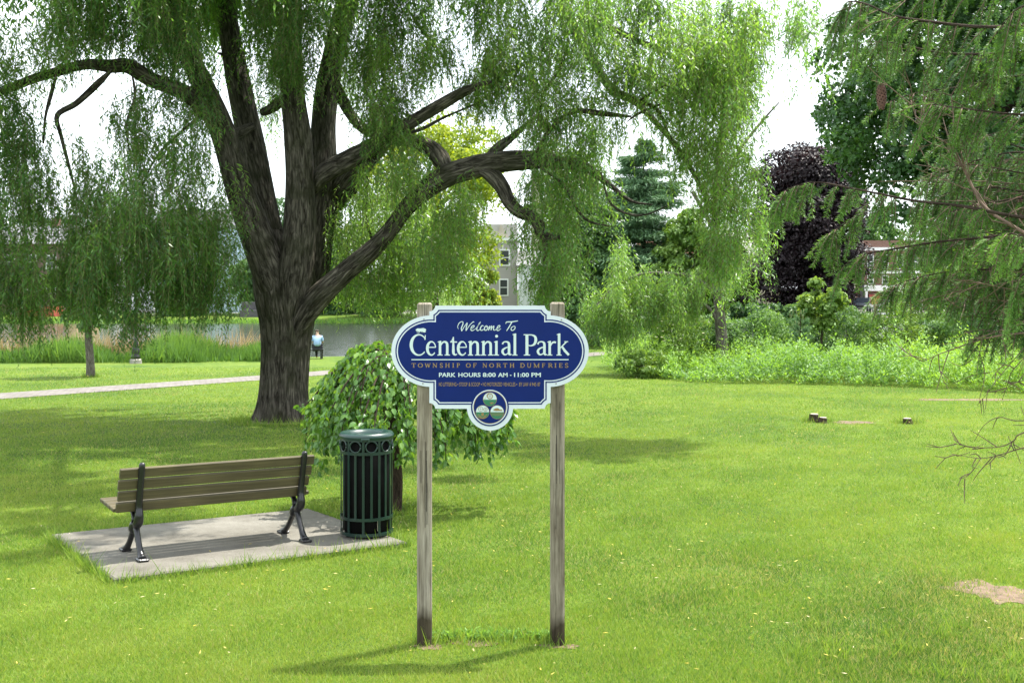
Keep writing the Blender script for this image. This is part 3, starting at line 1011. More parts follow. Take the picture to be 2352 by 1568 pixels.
# --- township line, spaced serif capitals
gd = Ink(.0030)
def cap(ch, x0, x1, y0=727, y1=768):
    w = x1 - x0; h = y1 - y0
    def S(pts, t): gd.stroke([(x0 + a * w, y1 - b * h) for a, b in pts], t)
    def serif(a, b, ww=.34): S([(a - ww / 2, b), (a + ww / 2, b)], 4)
    TH, TN = 8.5, 4.5
    if ch == 'T': S([(.5, 0), (.5, 1)], TH); S([(0.02, .96), (.98, .96)], TN); S([(.04, .98), (.04, .74)], 4); S([(.96, .98), (.96, .74)], 4); serif(.5, .03, .44)
    elif ch == 'O': gd.stroke(arc(x0 + w / 2, (y0 + y1) / 2, w / 2 - 4, h / 2 - 2, 90, 450, 28), [4.5 + 4.5 * abs(math.cos(R(90 + 360 * k / 28))) for k in range(29)])
    elif ch == 'W':
        for pts, t in (([(.08, 1), (.3, 0)], TH), ([(.3, 0), (.5, .95)], TN), ([(.5, .95), (.7, 0)], TH), ([(.7, 0), (.93, 1)], TN)): S(pts, t)
        serif(.08, .97, .24); serif(.93, .97, .2)
    elif ch == 'N': S([(.14, 0), (.14, 1)], TN); S([(.12, 1), (.86, 0)], TH); S([(.86, 0), (.86, 1)], TN); serif(.14, .03, .28); serif(.08, .97, .24); serif(.86, .97, .28)
    elif ch == 'S':
        gd.stroke([(x0 + a * w, y1 - b * h) for a, b in catmull([(.88, .78), (.7, .95), (.4, .97), (.16, .8), (.24, .6), (.55, .48), (.84, .32), (.86, .14), (.6, .02), (.3, .04), (.1, .24)], 3)], 6.5)
    elif ch == 'H': S([(.2, 0), (.2, 1)], TH); S([(.8, 0), (.8, 1)], TH); S([(.2, .52), (.8, .52)], TN); [serif(a, b, .32) for a in (.2, .8) for b in (.03, .97)]
    elif ch == 'I': S([(.5, 0), (.5, 1)], TH); serif(.5, .03, .9); serif(.5, .97, .9)
    elif ch in 'PRDF' or ch in 'EBU' or ch == 'M':
        if ch in 'PR':
            S([(.22, 0), (.22, 1)], TH); serif(.22, .03, .4); serif(.14, .97, .26)
            gd.stroke([(x0 + a * w, y1 - b * h) for a, b in catmull([(.2, .96), (.6, .95), (.82, .76), (.66, .54), (.24, .5)], 4)], 5.5)
            if ch == 'R': S([(.5, .52), (.9, .03)], 8); serif(.92, .03, .2)
        elif ch == 'D':
            S([(.2, 0), (.2, 1)], TH); serif(.12, .97, .24); serif(.12, .03, .24)
            gd.stroke([(x0 + a * w, y1 - b * h) for a, b in catmull([(.18, .96), (.6, .94), (.92, .5), (.6, .06), (.18, .04)], 5)], 6.5)
        elif ch == 'F' or ch == 'E':
            S([(.24, 0), (.24, 1)], TH); S([(.04, .97), (.92, .97)], TN); S([(.92, .98), (.92, .76)], 4); S([(.24, .52), (.72, .52)], TN); S([(.72, .64), (.72, .4)], 3.5); serif(.24, .03, .44)
            if ch == 'E': S([(.04, .03), (.96, .03)], TN); S([(.96, 0), (.96, .24)], 4)
        elif ch == 'U':
            gd.stroke([(x0 + a * w, y1 - b * h) for a, b in catmull([(.2, 1), (.2, .3), (.34, .05), (.6, .04), (.8, .25), (.82, 1)], 4)], 6.5); serif(.2, .97, .36); serif(.82, .97, .3)
        elif ch == 'M':
            S([(.14, 0), (.14, 1)], TN); S([(.14, 1), (.5, 0)], TH); S([(.5, 0), (.86, 1)], TN); S([(.86, 0), (.86, 1)], TH); serif(.14, .03, .24); serif(.86, .03, .28); serif(.08, .97, .2); serif(.92, .97, .2)
def z3(v): return (1550 + v / 2.767 - 1500) * 2.4126
for word, spans in (('TOWNSHIP', ((270, 318), (340, 395), (418, 480), (503, 553), (580, 617), (640, 693), (718, 742), (768, 808))), ('OF', ((870, 923), (948, 990))),
                    ('NORTH', ((1055, 1103), (1127, 1180), (1205, 1257), (1280, 1325), (1352, 1405))),
                    ('DUMFRIES', ((1467, 1520), (1543, 1592), (1615, 1682), (1708, 1745), (1775, 1827), (1845, 1870), (1895, 1935), (1960, 2000)))):
    for ch, (a, b) in zip(word, spans):
        cap(ch, z3(a), z3(b))
gd.build(M['sign_gold'])

# --- sans lettering from the built-in face
def text_mesh(body, x0, x1, y0, y1, mat, parent, off, bold=0.0, plane=None):
    cu = bpy.data.curves.new('lettering', 'FONT')
    cu.body = body
    cu.size = 1.0
    cu.offset = bold
    cu.resolution_u = 3
    to = bpy.data.objects.new('lettering', cu)
    COL.objects.link(to)
    bpy.context.view_layer.update()
    me = bpy.data.meshes.new_from_object(to.evaluated_get(bpy.context.evaluated_depsgraph_get()))
    bpy.data.objects.remove(to)
    bpy.data.curves.remove(cu)
    co = np.empty(len(me.vertices) * 3, np.float32); me.vertices.foreach_get('co', co); co = co.reshape(-1, 3)
    lo, hi = co.min(0), co.max(0)
    u = (co[:, 0] - lo[0]) / (hi[0] - lo[0]); v = (co[:, 1] - lo[1]) / max(hi[1] - lo[1], 1e-6)
    if plane is None:
        nv = np.stack([sx(x0 + u * (x1 - x0)), np.full(len(u), SY - off), sz(y1 + (y0 - y1) * v)], 1)
    else:
        nv = plane(x0 + u * (x1 - x0), y1 + (y0 - y1) * v)
    me.vertices.foreach_set('co', nv.astype(np.float32).ravel())
    me.update()
    return link('lettering', me, mat, parent)
for body, a, b in (('PARK', 620, 780), ('HOURS', 806, 1020), ('8:00', 1041, 1166), ('AM', 1188, 1280), ('11:00', 1342, 1486), ('PM', 1509, 1600)):
    text_mesh(body, a, b, 818, 859, M['sign_letter'], panel, .0031, .022)
hy = Ink(.0031); hy.stroke([(1302, 843), (1317, 843)], 8); hy.build(M['sign_letter'])
for body, a, b in (('NO', 619, 652), ('LITTERING', 661, 788), ('STOOP', 815, 894), ('&', 905, 923), ('SCOOP', 931, 1014), ('NO', 1042, 1076), ('MOTORIZED', 1085, 1229), ('VEHICLES', 1237, 1355),
                   ('BY', 1391, 1420), ('LAW', 1429, 1481), ('#', 1492, 1505), ('945', 1513, 1556), ('87', 1568, 1594)):
    text_mesh(body, a, b, 911, 948, M['sign_gold'], panel, .0031, .006)
dt = Ink(.0031)
for x in (801, 1028, 1368): dt.dot(x, 930, 5.5)
dt.build(M['sign_gold'])

# --- the three small roundels of the emblem
def roundel(cx, cy, r, split):
    q = disc(cx, cy, r, M['sign_gold'], .0046, em, name='roundel', seg=40)
    disc(cx, cy, r - 3.5, M['sign_letter'], .0052, q, y1=split, name='roundel_field', seg=40)
    disc(cx, cy, r - 3.5, M['sign_green'], .0052, q, y0=split + 1, name='roundel_field', seg=40)
    return q
r1 = roundel(1110, 1073, 67, 1076); r2 = roundel(1039, 1196, 66, 1196); r3 = roundel(1179, 1197, 67, 1196)
k = Ink(.0058)
k.stroke(arc(1110, 1043, 25, 25, 0, 360, 28), 8)
for a in range(0, 360, 60): k.stroke([(1110, 1043), (1110 + 22 * math.cos(R(a)), 1043 + 22 * math.sin(R(a)))], 2.4)
k.stroke([(1052, 1072), (1068, 1066), (1078, 1036), (1092, 1018), (1112, 1014)], 2.6, 5)
k.poly([(1102, 1102), (1142, 1102), (1150, 1108), (1130, 1116), (1112, 1126), (1120, 1112)])
k.build(M['sign_gold'], r1, 'wheel_emblem')
k = Ink(.0058)
for cx, cy, rr in ((1021, 1166, 22), (1067, 1172, 17)):
    k.stroke(arc(cx, cy, rr, rr, 0, 360, 24), 4); k.dot(cx, cy, 4)
    for a in range(0, 360, 90): k.stroke([(cx, cy), (cx + rr * math.cos(R(a)), cy + rr * math.sin(R(a)))], 1.6)
k.poly([(1027, 1206), (1035, 1202), (1043, 1202), (1051, 1206), (1052, 1224), (1044, 1234), (1034, 1234), (1026, 1224)])
k.stroke([(994, 1214), (1008, 1230), (1030, 1242)], [3, 9, 7]); k.stroke([(1084, 1214), (1070, 1230), (1048, 1242)], [3, 9, 7]); k.stroke([(994, 1240), (1039, 1254), (1084, 1240)], [2, 12, 2], 4)
k.build(M['sign_gold'], r2, 'harvest_emblem')
k = Ink(.0058)
k.poly([(1140, 1176), (1150, 1166), (1166, 1158), (1184, 1156), (1198, 1164), (1206, 1172), (1220, 1170), (1230, 1178), (1224, 1186), (1200, 1184), (1176, 1186), (1152, 1182)])
for i in range(12):
    x = 1124 + i * 10
    k.stroke([(x, 1202), (x + .1, 1202 + 24 + 8 * math.sin(i / 11 * 3.14))], 3.2)
k.build(M['sign_gold'], r3, 'animal_emblem')
for x, y in ((475, 304), (1797, 310), (465, 921), (1746, 922)):
    q = MB(Matrix.Translation((sx(x), SY - .002, sz(y))) @ Matrix.Rotation(R(90), 4, 'X'))
    q.lathe([(0.0045, 0), (0.0045, .0015), (0.002, .0025)], 10)
    q.build('screw', M['screw_metal'], panel)

# ------------------------------------------------------------------ the park bench
TILT = -0.02083
def place(o, X, Y, z, rz):
    o.location = (X, Y, z)
    o.rotation_euler = (Matrix.Rotation(TILT, 4, 'X') @ Matrix.Rotation(rz, 4, 'Z')).to_euler()

def slat_material():
    m, n, b, o = mat_new('bench_slat')
    tc = nnode(n, 'ShaderNodeTexCoord')
    mp = nnode(n, 'ShaderNodeMapping'); mp.inputs['Scale'].default_value = (0.04, 1, 1)
    n.links.new(tc.outputs['Object'], mp.inputs['Vector'])
    g = nnode(n, 'ShaderNodeTexNoise', Scale=60.0, Detail=5.0)
    n.links.new(mp.outputs[0], g.inputs['Vector'])
    s = nnode(n, 'ShaderNodeTexNoise', Scale=3.0, Detail=5.0); n.links.new(tc.outputs['Object'], s.inputs['Vector'])
    r = rampn(n, [(0.3, (0.046, 0.036, 0.014)), (0.7, (0.092, 0.075, 0.033))])
    n.links.new(g.outputs['Fac'], r.inputs['Fac'])
    r2 = rampn(n, [(0.35, (0.8, 0.8, 0.8)), (0.65, (1.15, 1.15, 1.15))]); n.links.new(s.outputs['Fac'], r2.inputs['Fac'])
    m1 = nnode(n, 'ShaderNodeMix', data_type='RGBA', blend_type='MULTIPLY'); m1.inputs[0].default_value = 1
    n.links.new(r.outputs[0], m1.inputs[6]); n.links.new(r2.outputs[0], m1.inputs[7])
    n.links.new(m1.outputs[2], b.inputs['Base Color'])
    b.inputs['Roughness'].default_value = 0.6
    bp = nnode(n, 'ShaderNodeBump', Strength=0.2, Distance=0.002); n.links.new(g.outputs['Fac'], bp.inputs['Height']); n.links.new(bp.outputs[0], b.inputs['Normal'])
    return m
M['slat'] = slat_material()
M['cast_iron'] = plain('cast_iron', (0.012, 0.012, 0.014), 0.3, var=0.5, scale=18, bump=0.25, bscale=60)

rl, rr_ = GP(335, 1287), GP(708, 1243)
uang = math.atan2(rr_[1] - rl[1], rr_[0] - rl[0])
uv = np.array((math.cos(uang), math.sin(uang))); vv = np.array((-uv[1], uv[0]))
SPAN = float(np.linalg.norm(rr_ - rl))
bc = (rl + rr_) / 2 + vv * .25 - uv * .03
bench = empty('park_bench', (0, 0, 0), 'brown slatted park bench with black cast iron frames, seen from behind', 'bench')
place(bench, bc[0], bc[1], float(gz(*bc)) + PAD_H, uang)
bench.scale = (1, 1, .965)
HB = SPAN / 2
def bench_slat(name, z, v, tilt, wid, th, x0, x1):
    q = MB()
    q.box((((x0 + x1) / 2), v, z), (x1 - x0, th, wid), bev=.006, rot=Matrix.Rotation(tilt, 4, 'X'))
    q.build(name, M['slat'], bench).matrix_parent_inverse.identity()
BX0, BX1 = -HB - .175, HB + .105
for i in range(4):
    z = .432 + .0985 * i
    v = -.105 - .029 * i
    bench_slat('back_slat', z + .012, v, R(15), .087, .034, BX0 + .006 * (i % 2), BX1 - .012 * (3 - i))
for i in range(4):
    bench_slat('seat_slat', .425 + .008 * i, -.045 + .108 * i, R(90 + 4), .098, .036, BX0 - .02, BX1 - .0 + .01 * (i % 2))
for s in (-1, 1):
    T = Tubes()
    x = s * HB
    # upright behind the back slats, with a bulge below the seat
    T.add([(x, -.060, .27), (x, -.125, .30), (x, -.158, .36), (x, -.150, .44), (x, -.172, .55), (x, -.205, .68), (x, -.232, .80), (x, -.236, .825)],
          [.034, .040, .037, .030, .027, .026, .026, .016], 12, 4)
    # hub and splayed legs with flat feet
    T.add([(x, -.07, .30), (x, -.035, .265), (x, 0.0, .225), (x, .02, .205)], [.038, .048, .044, .02], 12, 3)
    T.add([(x, -.05, .27), (x, -.105, .20), (x, -.165, .11), (x, -.215, .045), (x, -.25, .018)], [.030, .026, .025, .030, .036], 12, 4)
    T.add([(x, -.01, .24), (x, .055, .17), (x, .12, .10), (x, .19, .045), (x, .245, .018)], [.030, .025, .024, .029, .036], 12, 4)
    # bracket that carries the seat
    T.add([(x, -.03, .26), (x, -.02, .33), (x, .03, .375), (x, .15, .388), (x, .32, .408)], [.03, .026, .022, .018, .014], 10, 4)
    T.build('frame', M['cast_iron'], bench).matrix_parent_inverse.identity()
    for v in (-.255, .25):
        ft = MB(); ft.box((x, v, .013), (.085, .11, .026), bev=.008)
        ft.build('foot', M['cast_iron'], bench).matrix_parent_inverse.identity()

# ------------------------------------------------------------------ the litter bin
M['bin_green'] = plain('bin_green', (0.003, 0.02, 0.014), 0.35, var=0.3, scale=14, spec=0.5)
M['bin_lid'] = plain('bin_lid', (0.005, 0.03, 0.025), 0.36, var=0.2, scale=12, spec=0.6)
M['bin_liner'] = plain('bin_liner', (0.004, 0.004, 0.004), 0.7, var=0.3, spec=0.06)
M['sticker'] = plain('pale_sticker', (0.45, 0.42, 0.3), 0.6)
bY = 5286.0 / (1238 - 721.9) + .20
bX = (842 - 1176) / F * bY
lbin = empty('litter_bin', (bX, bY, float(gz(bX, bY)) + PAD_H), 'round dark green slatted metal litter bin at the end of the concrete pad', 'litter bin')
lbin.scale = (1, 1, .972)
def bp_(o): o.matrix_parent_inverse.identity(); return o
BR = .235
q = MB(); q.lathe([(.19, .05), (.205, .06), (.212, .89), (.2, .9)], 40); bp_(q.build('liner', M['bin_liner'], lbin, True))
for z, r in ((.045, .008), (.185, .009), (.79, .009), (.915, .008)):
    q = MB(); q.lathe([(BR - .006, z - .014), (BR + .005, z - .014), (BR + .005, z + .014), (BR - .006, z + .014), (BR - .006, z - .014)], 48, caps=False); bp_(q.build('hoop', M['bin_green'], lbin))
NB = 20
for i in range(NB):
    a = 2 * math.pi * i / NB + R(-90)
    long = i % 2 == 0
    z0, z1 = (.045, .915) if long else (.185, .79)
    q = MB(); q.box(((BR - .003) * math.cos(a), (BR - .003) * math.sin(a), (z0 + z1) / 2), (.007, .022, z1 - z0), rz=a); bp_(q.build('bar', M['bin_green'], lbin))
for i in range(NB // 2):
    a = 2 * math.pi * (i + .5) / (NB / 2) + R(-90)
    T = Tubes()
    c = np.array(((BR - .002) * math.cos(a), (BR - .002) * math.sin(a), .853)); tv = np.array((-math.sin(a), math.cos(a), 0))
    pts = [c + tv * .052 * math.cos(t) + np.array((0, 0, .052 * math.sin(t))) for t in np.linspace(0, 2 * math.pi, 25)]
    T.add(pts, [.008] * 25, 8, 1); bp_(T.build('ring_ornament', M['bin_green'], lbin))
q = MB(); q.lathe([(.155, .935), (.165, .957), (.20, .972), (.232, .968), (.249, .948), (.247, .922), (.235, .912), (.2, .915), (.16, .92), (.155, .935)], 56, caps=False)
lid = bp_(q.build('lid', M['bin_lid'], lbin, True))
q = MB(); q.lathe([(.0, .938), (.12, .938), (.158, .934), (.158, .93), (0.01, .93)], 48); bp_(q.build('lid_plate', M['bin_lid'], lid, True))
q = MB(); q.box((0.02, -.248, .925), (.075, .012, .016), bev=.003); q.box((-.012, -.25, .918), (.014, .012, .03), bev=.003); q.box((.052, -.25, .918), (.014, .012, .03), bev=.003)
bp_(q.build('latch', M['bin_lid'], lid))
for i in range(4):
    a = R(45 + 90 * i - 20)
    q = MB(); q.lathe([(.02, 0), (.02, .04)], 10, (.17 * math.cos(a), .17 * math.sin(a), -.002)); bp_(q.build('foot', M['bin_liner'], lbin))
q = MB(); q.lathe([(.17, .025), (.2, .035), (.2, .05), (.15, .05)], 36); bp_(q.build('base', M['bin_liner'], lbin))
a = R(-52); q = MB(); q.box((.214 * math.cos(a), .214 * math.sin(a), .12), (.004, .03, .09), rz=a); bp_(q.build('sticker', M['sticker'], lbin))
# ------------------------------------------------------------------ the great willow
WY = 22.2
def limb(T, pts, Y0, Y1, seg=14, rough=.05, seed=0, sub=5):
    """pts: (column, row, width) along the limb, its distance running from Y0 to Y1"""
    n = len(pts)
    P, r = [], []
    for i, (x, y, w) in enumerate(pts):
        Y = Y0 + (Y1 - Y0) * i / (n - 1)
        P.append(W(x, y, Y)); r.append(w / 2 / F * Y * (.35 if i == 0 else 1))
    T.add(P, r, seg, sub, rough, None, seed)

willow = empty('willow_tree', G(650, 965), 'huge weeping willow with a thick furrowed trunk dividing into several limbs', 'tree')
T = Tubes()
fl_ph = RNG.uniform(0, 6.28, 3)
def flare(ang, L):
    k = math.exp(-L / .34)
    return 1 + k * (.42 + .16 * np.sin(3 * ang + 1.0) + .14 * np.sin(5 * ang + 2.2) + .08 * np.sin(8 * ang))
base = W(652, 985, WY)
P, r = [], []
for x, y, w in ((652, 985, 108), (652, 930, 106), (653, 870, 107), (655, 800, 110), (657, 740, 120), (653, 680, 134), (647, 620, 134), (640, 570, 108), (634, 530, 70)):
    P.append(W(x, y, WY)); r.append(w / 2 / F * WY)
T.add(P, r, 96, 8, .05, flare, 3)
limb(T, [(652, 740, 60), (632, 655, 78), (606, 585, 80), (577, 510, 73), (553, 440, 64), (533, 370, 60), (512, 300, 57), (476, 215, 51), (430, 120, 47), (388, 35, 46), (350, -70, 40), (300, -190, 32), (240, -300, 20)], WY - .15, WY - 1.6, 28, .04, 11)
limb(T, [(655, 700, 60), (640, 610, 62), (616, 510, 58), (595, 410, 60), (575, 320, 60), (552, 215, 56), (532, 110, 49), (517, 10, 45), (505, -100, 38), (500, -230, 26)], WY + .25, WY + 1.6, 28, .04, 12)
limb(T, [(662, 760, 60), (674, 650, 76), (686, 540, 72), (688, 430, 66), (684, 320, 62), (674, 230, 56), (668, 130, 50), (672, 20, 44), (680, -120, 34), (700, -240, 20)], WY - .35, WY - .9, 28, .05, 13)
limb(T, [(690, 740, 60), (716, 640, 68), (730, 540, 66), (742, 450, 74), (741, 360, 64), (744, 270, 55), (756, 180, 52), (775, 90, 49), (798, 0, 46), (822, -100, 38), (850, -220, 26)], WY + .3, WY + 2.2, 28, .04, 14)
limb(T, [(722, 440, 46), (745, 400, 46), (800, 368, 44), (860, 337, 42), (910, 303, 33), (960, 272, 30), (1010, 242, 28), (1060, 213, 24), (1100, 196, 16), (1128, 188, 7)], WY - .2, WY - 2.6, 16, .05, 15)
limb(T, [(770, 480, 60), (790, 430, 62), (825, 385, 50), (865, 345, 40), (885, 318, 30)], WY + .9, WY + .6, 14, .06, 16)
limb(T, [(652, 830, 60), (668, 785, 36), (692, 735, 50), (724, 690, 56), (765, 650, 52), (810, 610, 46), (855, 572, 42), (895, 528, 38), (930, 480, 38), (975, 436, 44), (1030, 402, 52), (1090, 384, 54), (1150, 372, 48), (1215, 368, 44), (1280, 372, 34), (1345, 385, 22), (1400, 425, 13), (1450, 462, 8), (1500, 470, 3)], WY - .1, WY - 1.9, 18, .06, 17)
limb(T, [(1030, 400, 52), (1014, 370, 44), (995, 345, 38), (965, 330, 34), (935, 322, 30), (890, 318, 24), (840, 300, 22), (810, 270, 24), (790, 235, 26), (772, 195, 22), (760, 190, 10)], WY - 1.1, WY + .6, 14, .08, 18)
limb(T, [(1095, 388, 44), (1130, 405, 38), (1152, 430, 34), (1168, 462, 31), (1190, 485, 30), (1222, 498, 29), (1236, 515, 28), (1240, 535, 22), (1258, 543, 18), (1286, 545, 10)], WY - 1.3, WY - 2.0, 14, .08, 19)
limb(T, [(1243, 530, 16), (1252, 560, 13), (1250, 600, 5)], WY - 1.8, WY - 1.9, 8, .05, 20)
limb(T, [(1110, 372, 30), (1142, 342, 24), (1180, 312, 16), (1215, 280, 8)], WY - 1.2, WY - .6, 10, .05, 21)
limb(T, [(505, 290, 50), (478, 258, 42), (440, 222, 38), (400, 203, 36), (345, 182, 34), (295, 152, 34), (255, 152, 32), (195, 148, 24), (130, 165, 22), (80, 180, 22), (30, 200, 20), (-40, 228, 18), (-150, 280, 10)], WY - .9, WY - 2.6, 14, .06, 22)
limb(T, [(258, 160, 20), (222, 195, 16), (175, 238, 14), (132, 265, 12), (140, 310, 9), (158, 380, 7), (178, 460, 4)], WY - 2.0, WY - 2.3, 10, .06, 23)
limb(T, [(130, 170, 12), (118, 215, 10), (104, 270, 6), (100, 330, 4)], WY - 2.1, WY - 2.3, 8, .05, 24)
limb(T, [(678, 190, 22), (650, 225, 24), (628, 246, 24), (604, 258, 18)], WY + .1, WY + .9, 10, .05, 25)
limb(T, [(530, 320, 26), (550, 305, 24), (580, 290, 18)], WY - .2, WY + .4, 10, .05, 26)
limb(T, [(810, -80, 40), (900, -210, 40), (1010, -260, 36), (1130, -200, 32), (1230, -100, 27), (1292, 0, 24), (1322, 72, 22), (1362, 140, 21), (1405, 205, 20), (1455, 232, 17), (1500, 275, 14), (1560, 345, 12), (1610, 430, 10), (1645, 510, 6)], WY + .6, WY - 3.0, 12, .07, 27)
limb(T, [(1325, 40, 16), (1390, 58, 14), (1450, 88, 14), (1500, 108, 13), (1545, 130, 12), (1575, 170, 9), (1590, 210, 5)], WY - 1.7, WY - 3.0, 8, .07, 28)
limb(T, [(1450, 268, 14), (1390, 262, 13), (1320, 256, 11), (1270, 290, 9), (1230, 350, 8)], WY - 2.5, WY - 2.0, 8, .06, 29)
limb(T, [(840, 390, 14), (845, 440, 12), (838, 500, 11), (860, 560, 7)], WY + .8, WY + 1.0, 8, .06, 32)
limb(T, [(580, 0, 14), (610, -60, 16), (640, -100, 20)], WY - .5, WY - .8, 8, .05, 33)
limb(T, [(500, 122, 12), (540, 134, 20), (560, 140, 24)], WY + .9, WY + 1.1, 8, .05, 34)
limb(T, [(935, 20, 10), (970, 70, 9), (1010, 120, 6), (1040, 180, 3)], WY + .2, WY - .5, 8, .05, 35)
limb(T, [(300, -190, 26), (180, -200, 22), (60, -120, 16), (-60, -20, 9)], WY - 1.5, WY - 3.0, 8, .05, 36)
limb(T, [(500, -150, 24), (560, -320, 20), (700, -420, 14)], WY + 1.4, WY + 3.0, 8, .05, 37)
limb(T, [(690, -180, 22), (740, -300, 26), (830, -480, 26), (940, -680, 20), (1000, -800, 10)], WY - 1.2, 13.4, 8, .05, 41)
limb(T, [(740, -300, 20), (900, -380, 18), (1080, -360, 15), (1200, -340, 8)], WY - 2.4, 18.0, 8, .05, 42)
for k_, (pts_, ya) in enumerate((([(1545, 130, 10), (1556, 140, 9), (1574, 169, 8), (1588, 200, 6), (1600, 260, 4)], 19.4), ([(1560, 118, 8), (1582, 124, 8), (1605, 150, 7), (1618, 165, 6), (1628, 215, 5), (1640, 270, 3)], 19.1),
        ([(1405, 205, 12), (1436, 219, 12), (1459, 230, 11), (1501, 245, 10), (1520, 268, 8), (1528, 290, 7), (1550, 335, 5), (1590, 360, 3)], 19.7), ([(1440, 280, 6), (1463, 263, 6), (1499, 247, 6), (1550, 228, 4), (1590, 215, 3)], 19.6),
        ([(1480, 168, 6), (1506, 182, 5), (1551, 207, 5), (1575, 225, 3)], 19.5), ([(1460, 240, 5), (1483, 222, 5), (1528, 195, 4), (1550, 176, 3)], 19.4), ([(1380, 395, 8), (1405, 470, 6), (1470, 495, 5), (1540, 470, 3)], 20.2),
        ([(1215, 370, 12), (1290, 420, 8), (1340, 500, 6), (1400, 520, 4)], 20.4), ([(880, 318, 10), (960, 300, 8), (1020, 270, 6), (1090, 240, 4)], 20.9), ([(1310, 60, 8), (1290, 150, 7), (1250, 210, 5), (1240, 260, 3)], 20.4),
        ([(480, 250, 10), (420, 300, 7), (360, 360, 5), (320, 440, 3)], 20.8), ([(300, 155, 9), (310, 220, 7), (290, 290, 5), (300, 360, 3)], 20.2))):
    limb(T, pts_, ya, ya - .3, 8, .06, 60 + k_, 4)
limb(T, [(1130, -200, 20), (1350, -300, 18), (1600, -330, 14), (1850, -300, 8)], WY - 1.0, 20.5, 8, .05, 43)
T.build('trunk', M['willow_bark'], willow)

# hanging twigs of the willow: patches (column, row, half width, half height, distance, spread, bunches, length)
def hang(patches, leaf_len, spacing, name_tree, seed, leaf_mat_, twig_mat, wid=.23, per=(4, 8), mult=1.25, lk=.66):
    rg = np.random.default_rng(seed)
    LP, LA, LN, LL, LT = [], [], [], [], []
    TV, TQ, tn = [], [], 0
    for cx, cy, rx, ry, Y, dy, nb, ln, tint0 in patches:
        nbt = int(nb * mult * (.72 if cx > 1180 else .82 if cx > 760 else .8))
        ncol = max(2, int(nbt / 5.5))
        cols = []
        for c in range(ncol):
            while True:
                u, v = rg.uniform(-1, 1, 2)
                if u * u + v * v <= 1: break
            cols.append((u, v, Y + rg.normal(0, dy), rg.uniform(.25, .6), rg.normal(0, .1)))
        for b in range(nbt):
            u, v, Yb, sp, ct = cols[rg.integers(ncol)]
            v = np.clip(v + rg.normal(0, sp), -1.05, 1.05)
            p = W(cx + u * rx, cy + v * ry, Yb) + np.append(rg.normal(0, .10, 2), 0)
            k = rg.integers(*per)
            L0 = ln * lk * rg.uniform(.5, 1.5)
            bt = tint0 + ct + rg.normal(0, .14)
            sway = rg.normal(0, .16, 2)
            for s in range(k):
                L = L0 * rg.uniform(.45, 1.1)
                o = p + np.append(rg.normal(0, .09, 2), rg.normal(0, .14) + .30 * L0)
                d = rg.normal(0, .34, 2) + sway
                n = max(4, int(L / spacing))
                t = np.linspace(0, 1, n)
                e = (1 - np.exp(-3 * t))
                wob = rg.uniform(0, 6.28, 2)
                pts = np.stack([o[0] + d[0] * e * .55 * L ** .5 + .02 * np.sin(5 * t + wob[0]), o[1] + d[1] * e * .55 * L ** .5 + .02 * np.sin(5 * t + wob[1]), o[2] - L * (t - .10 * e)], 1)
                tang = np.gradient(pts, axis=0); tang = norm(tang)
                az = rg.uniform(0, 6.28) + np.arange(n) * 2.4 + rg.normal(0, .5, n)
                side = np.stack([np.cos(az), np.sin(az), np.zeros(n)], 1)
                A = norm(tang * .8 + side * rg.uniform(.5, 1.7, (n, 1)) + (0, 0, -.3))
                LP.append(pts); LA.append(A); LN.append(norm(side + rg.normal(0, .5, (n, 3)) + (0, 0, .5)))
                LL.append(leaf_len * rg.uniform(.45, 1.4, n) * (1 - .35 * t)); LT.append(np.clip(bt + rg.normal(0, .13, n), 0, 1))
                m = pts[:: max(1, n // 4)]
                q = len(m)
                TV += [m + (.0022, 0, 0), m - (.0022, 0, 0)]
                i = np.arange(q - 1)
                TQ.append(np.stack([tn + i, tn + i + 1, tn + q + i + 1, tn + q + i], 1)); tn += 2 * q
    LP, LA, LN, LL, LT = map(np.concatenate, (LP, LA, LN, LL, LT))
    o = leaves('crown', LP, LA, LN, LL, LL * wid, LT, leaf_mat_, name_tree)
    link('hanging_twig', np_mesh('hanging_twig', np.vstack(TV), np.vstack(TQ)), twig_mat, o)
    return len(LP)

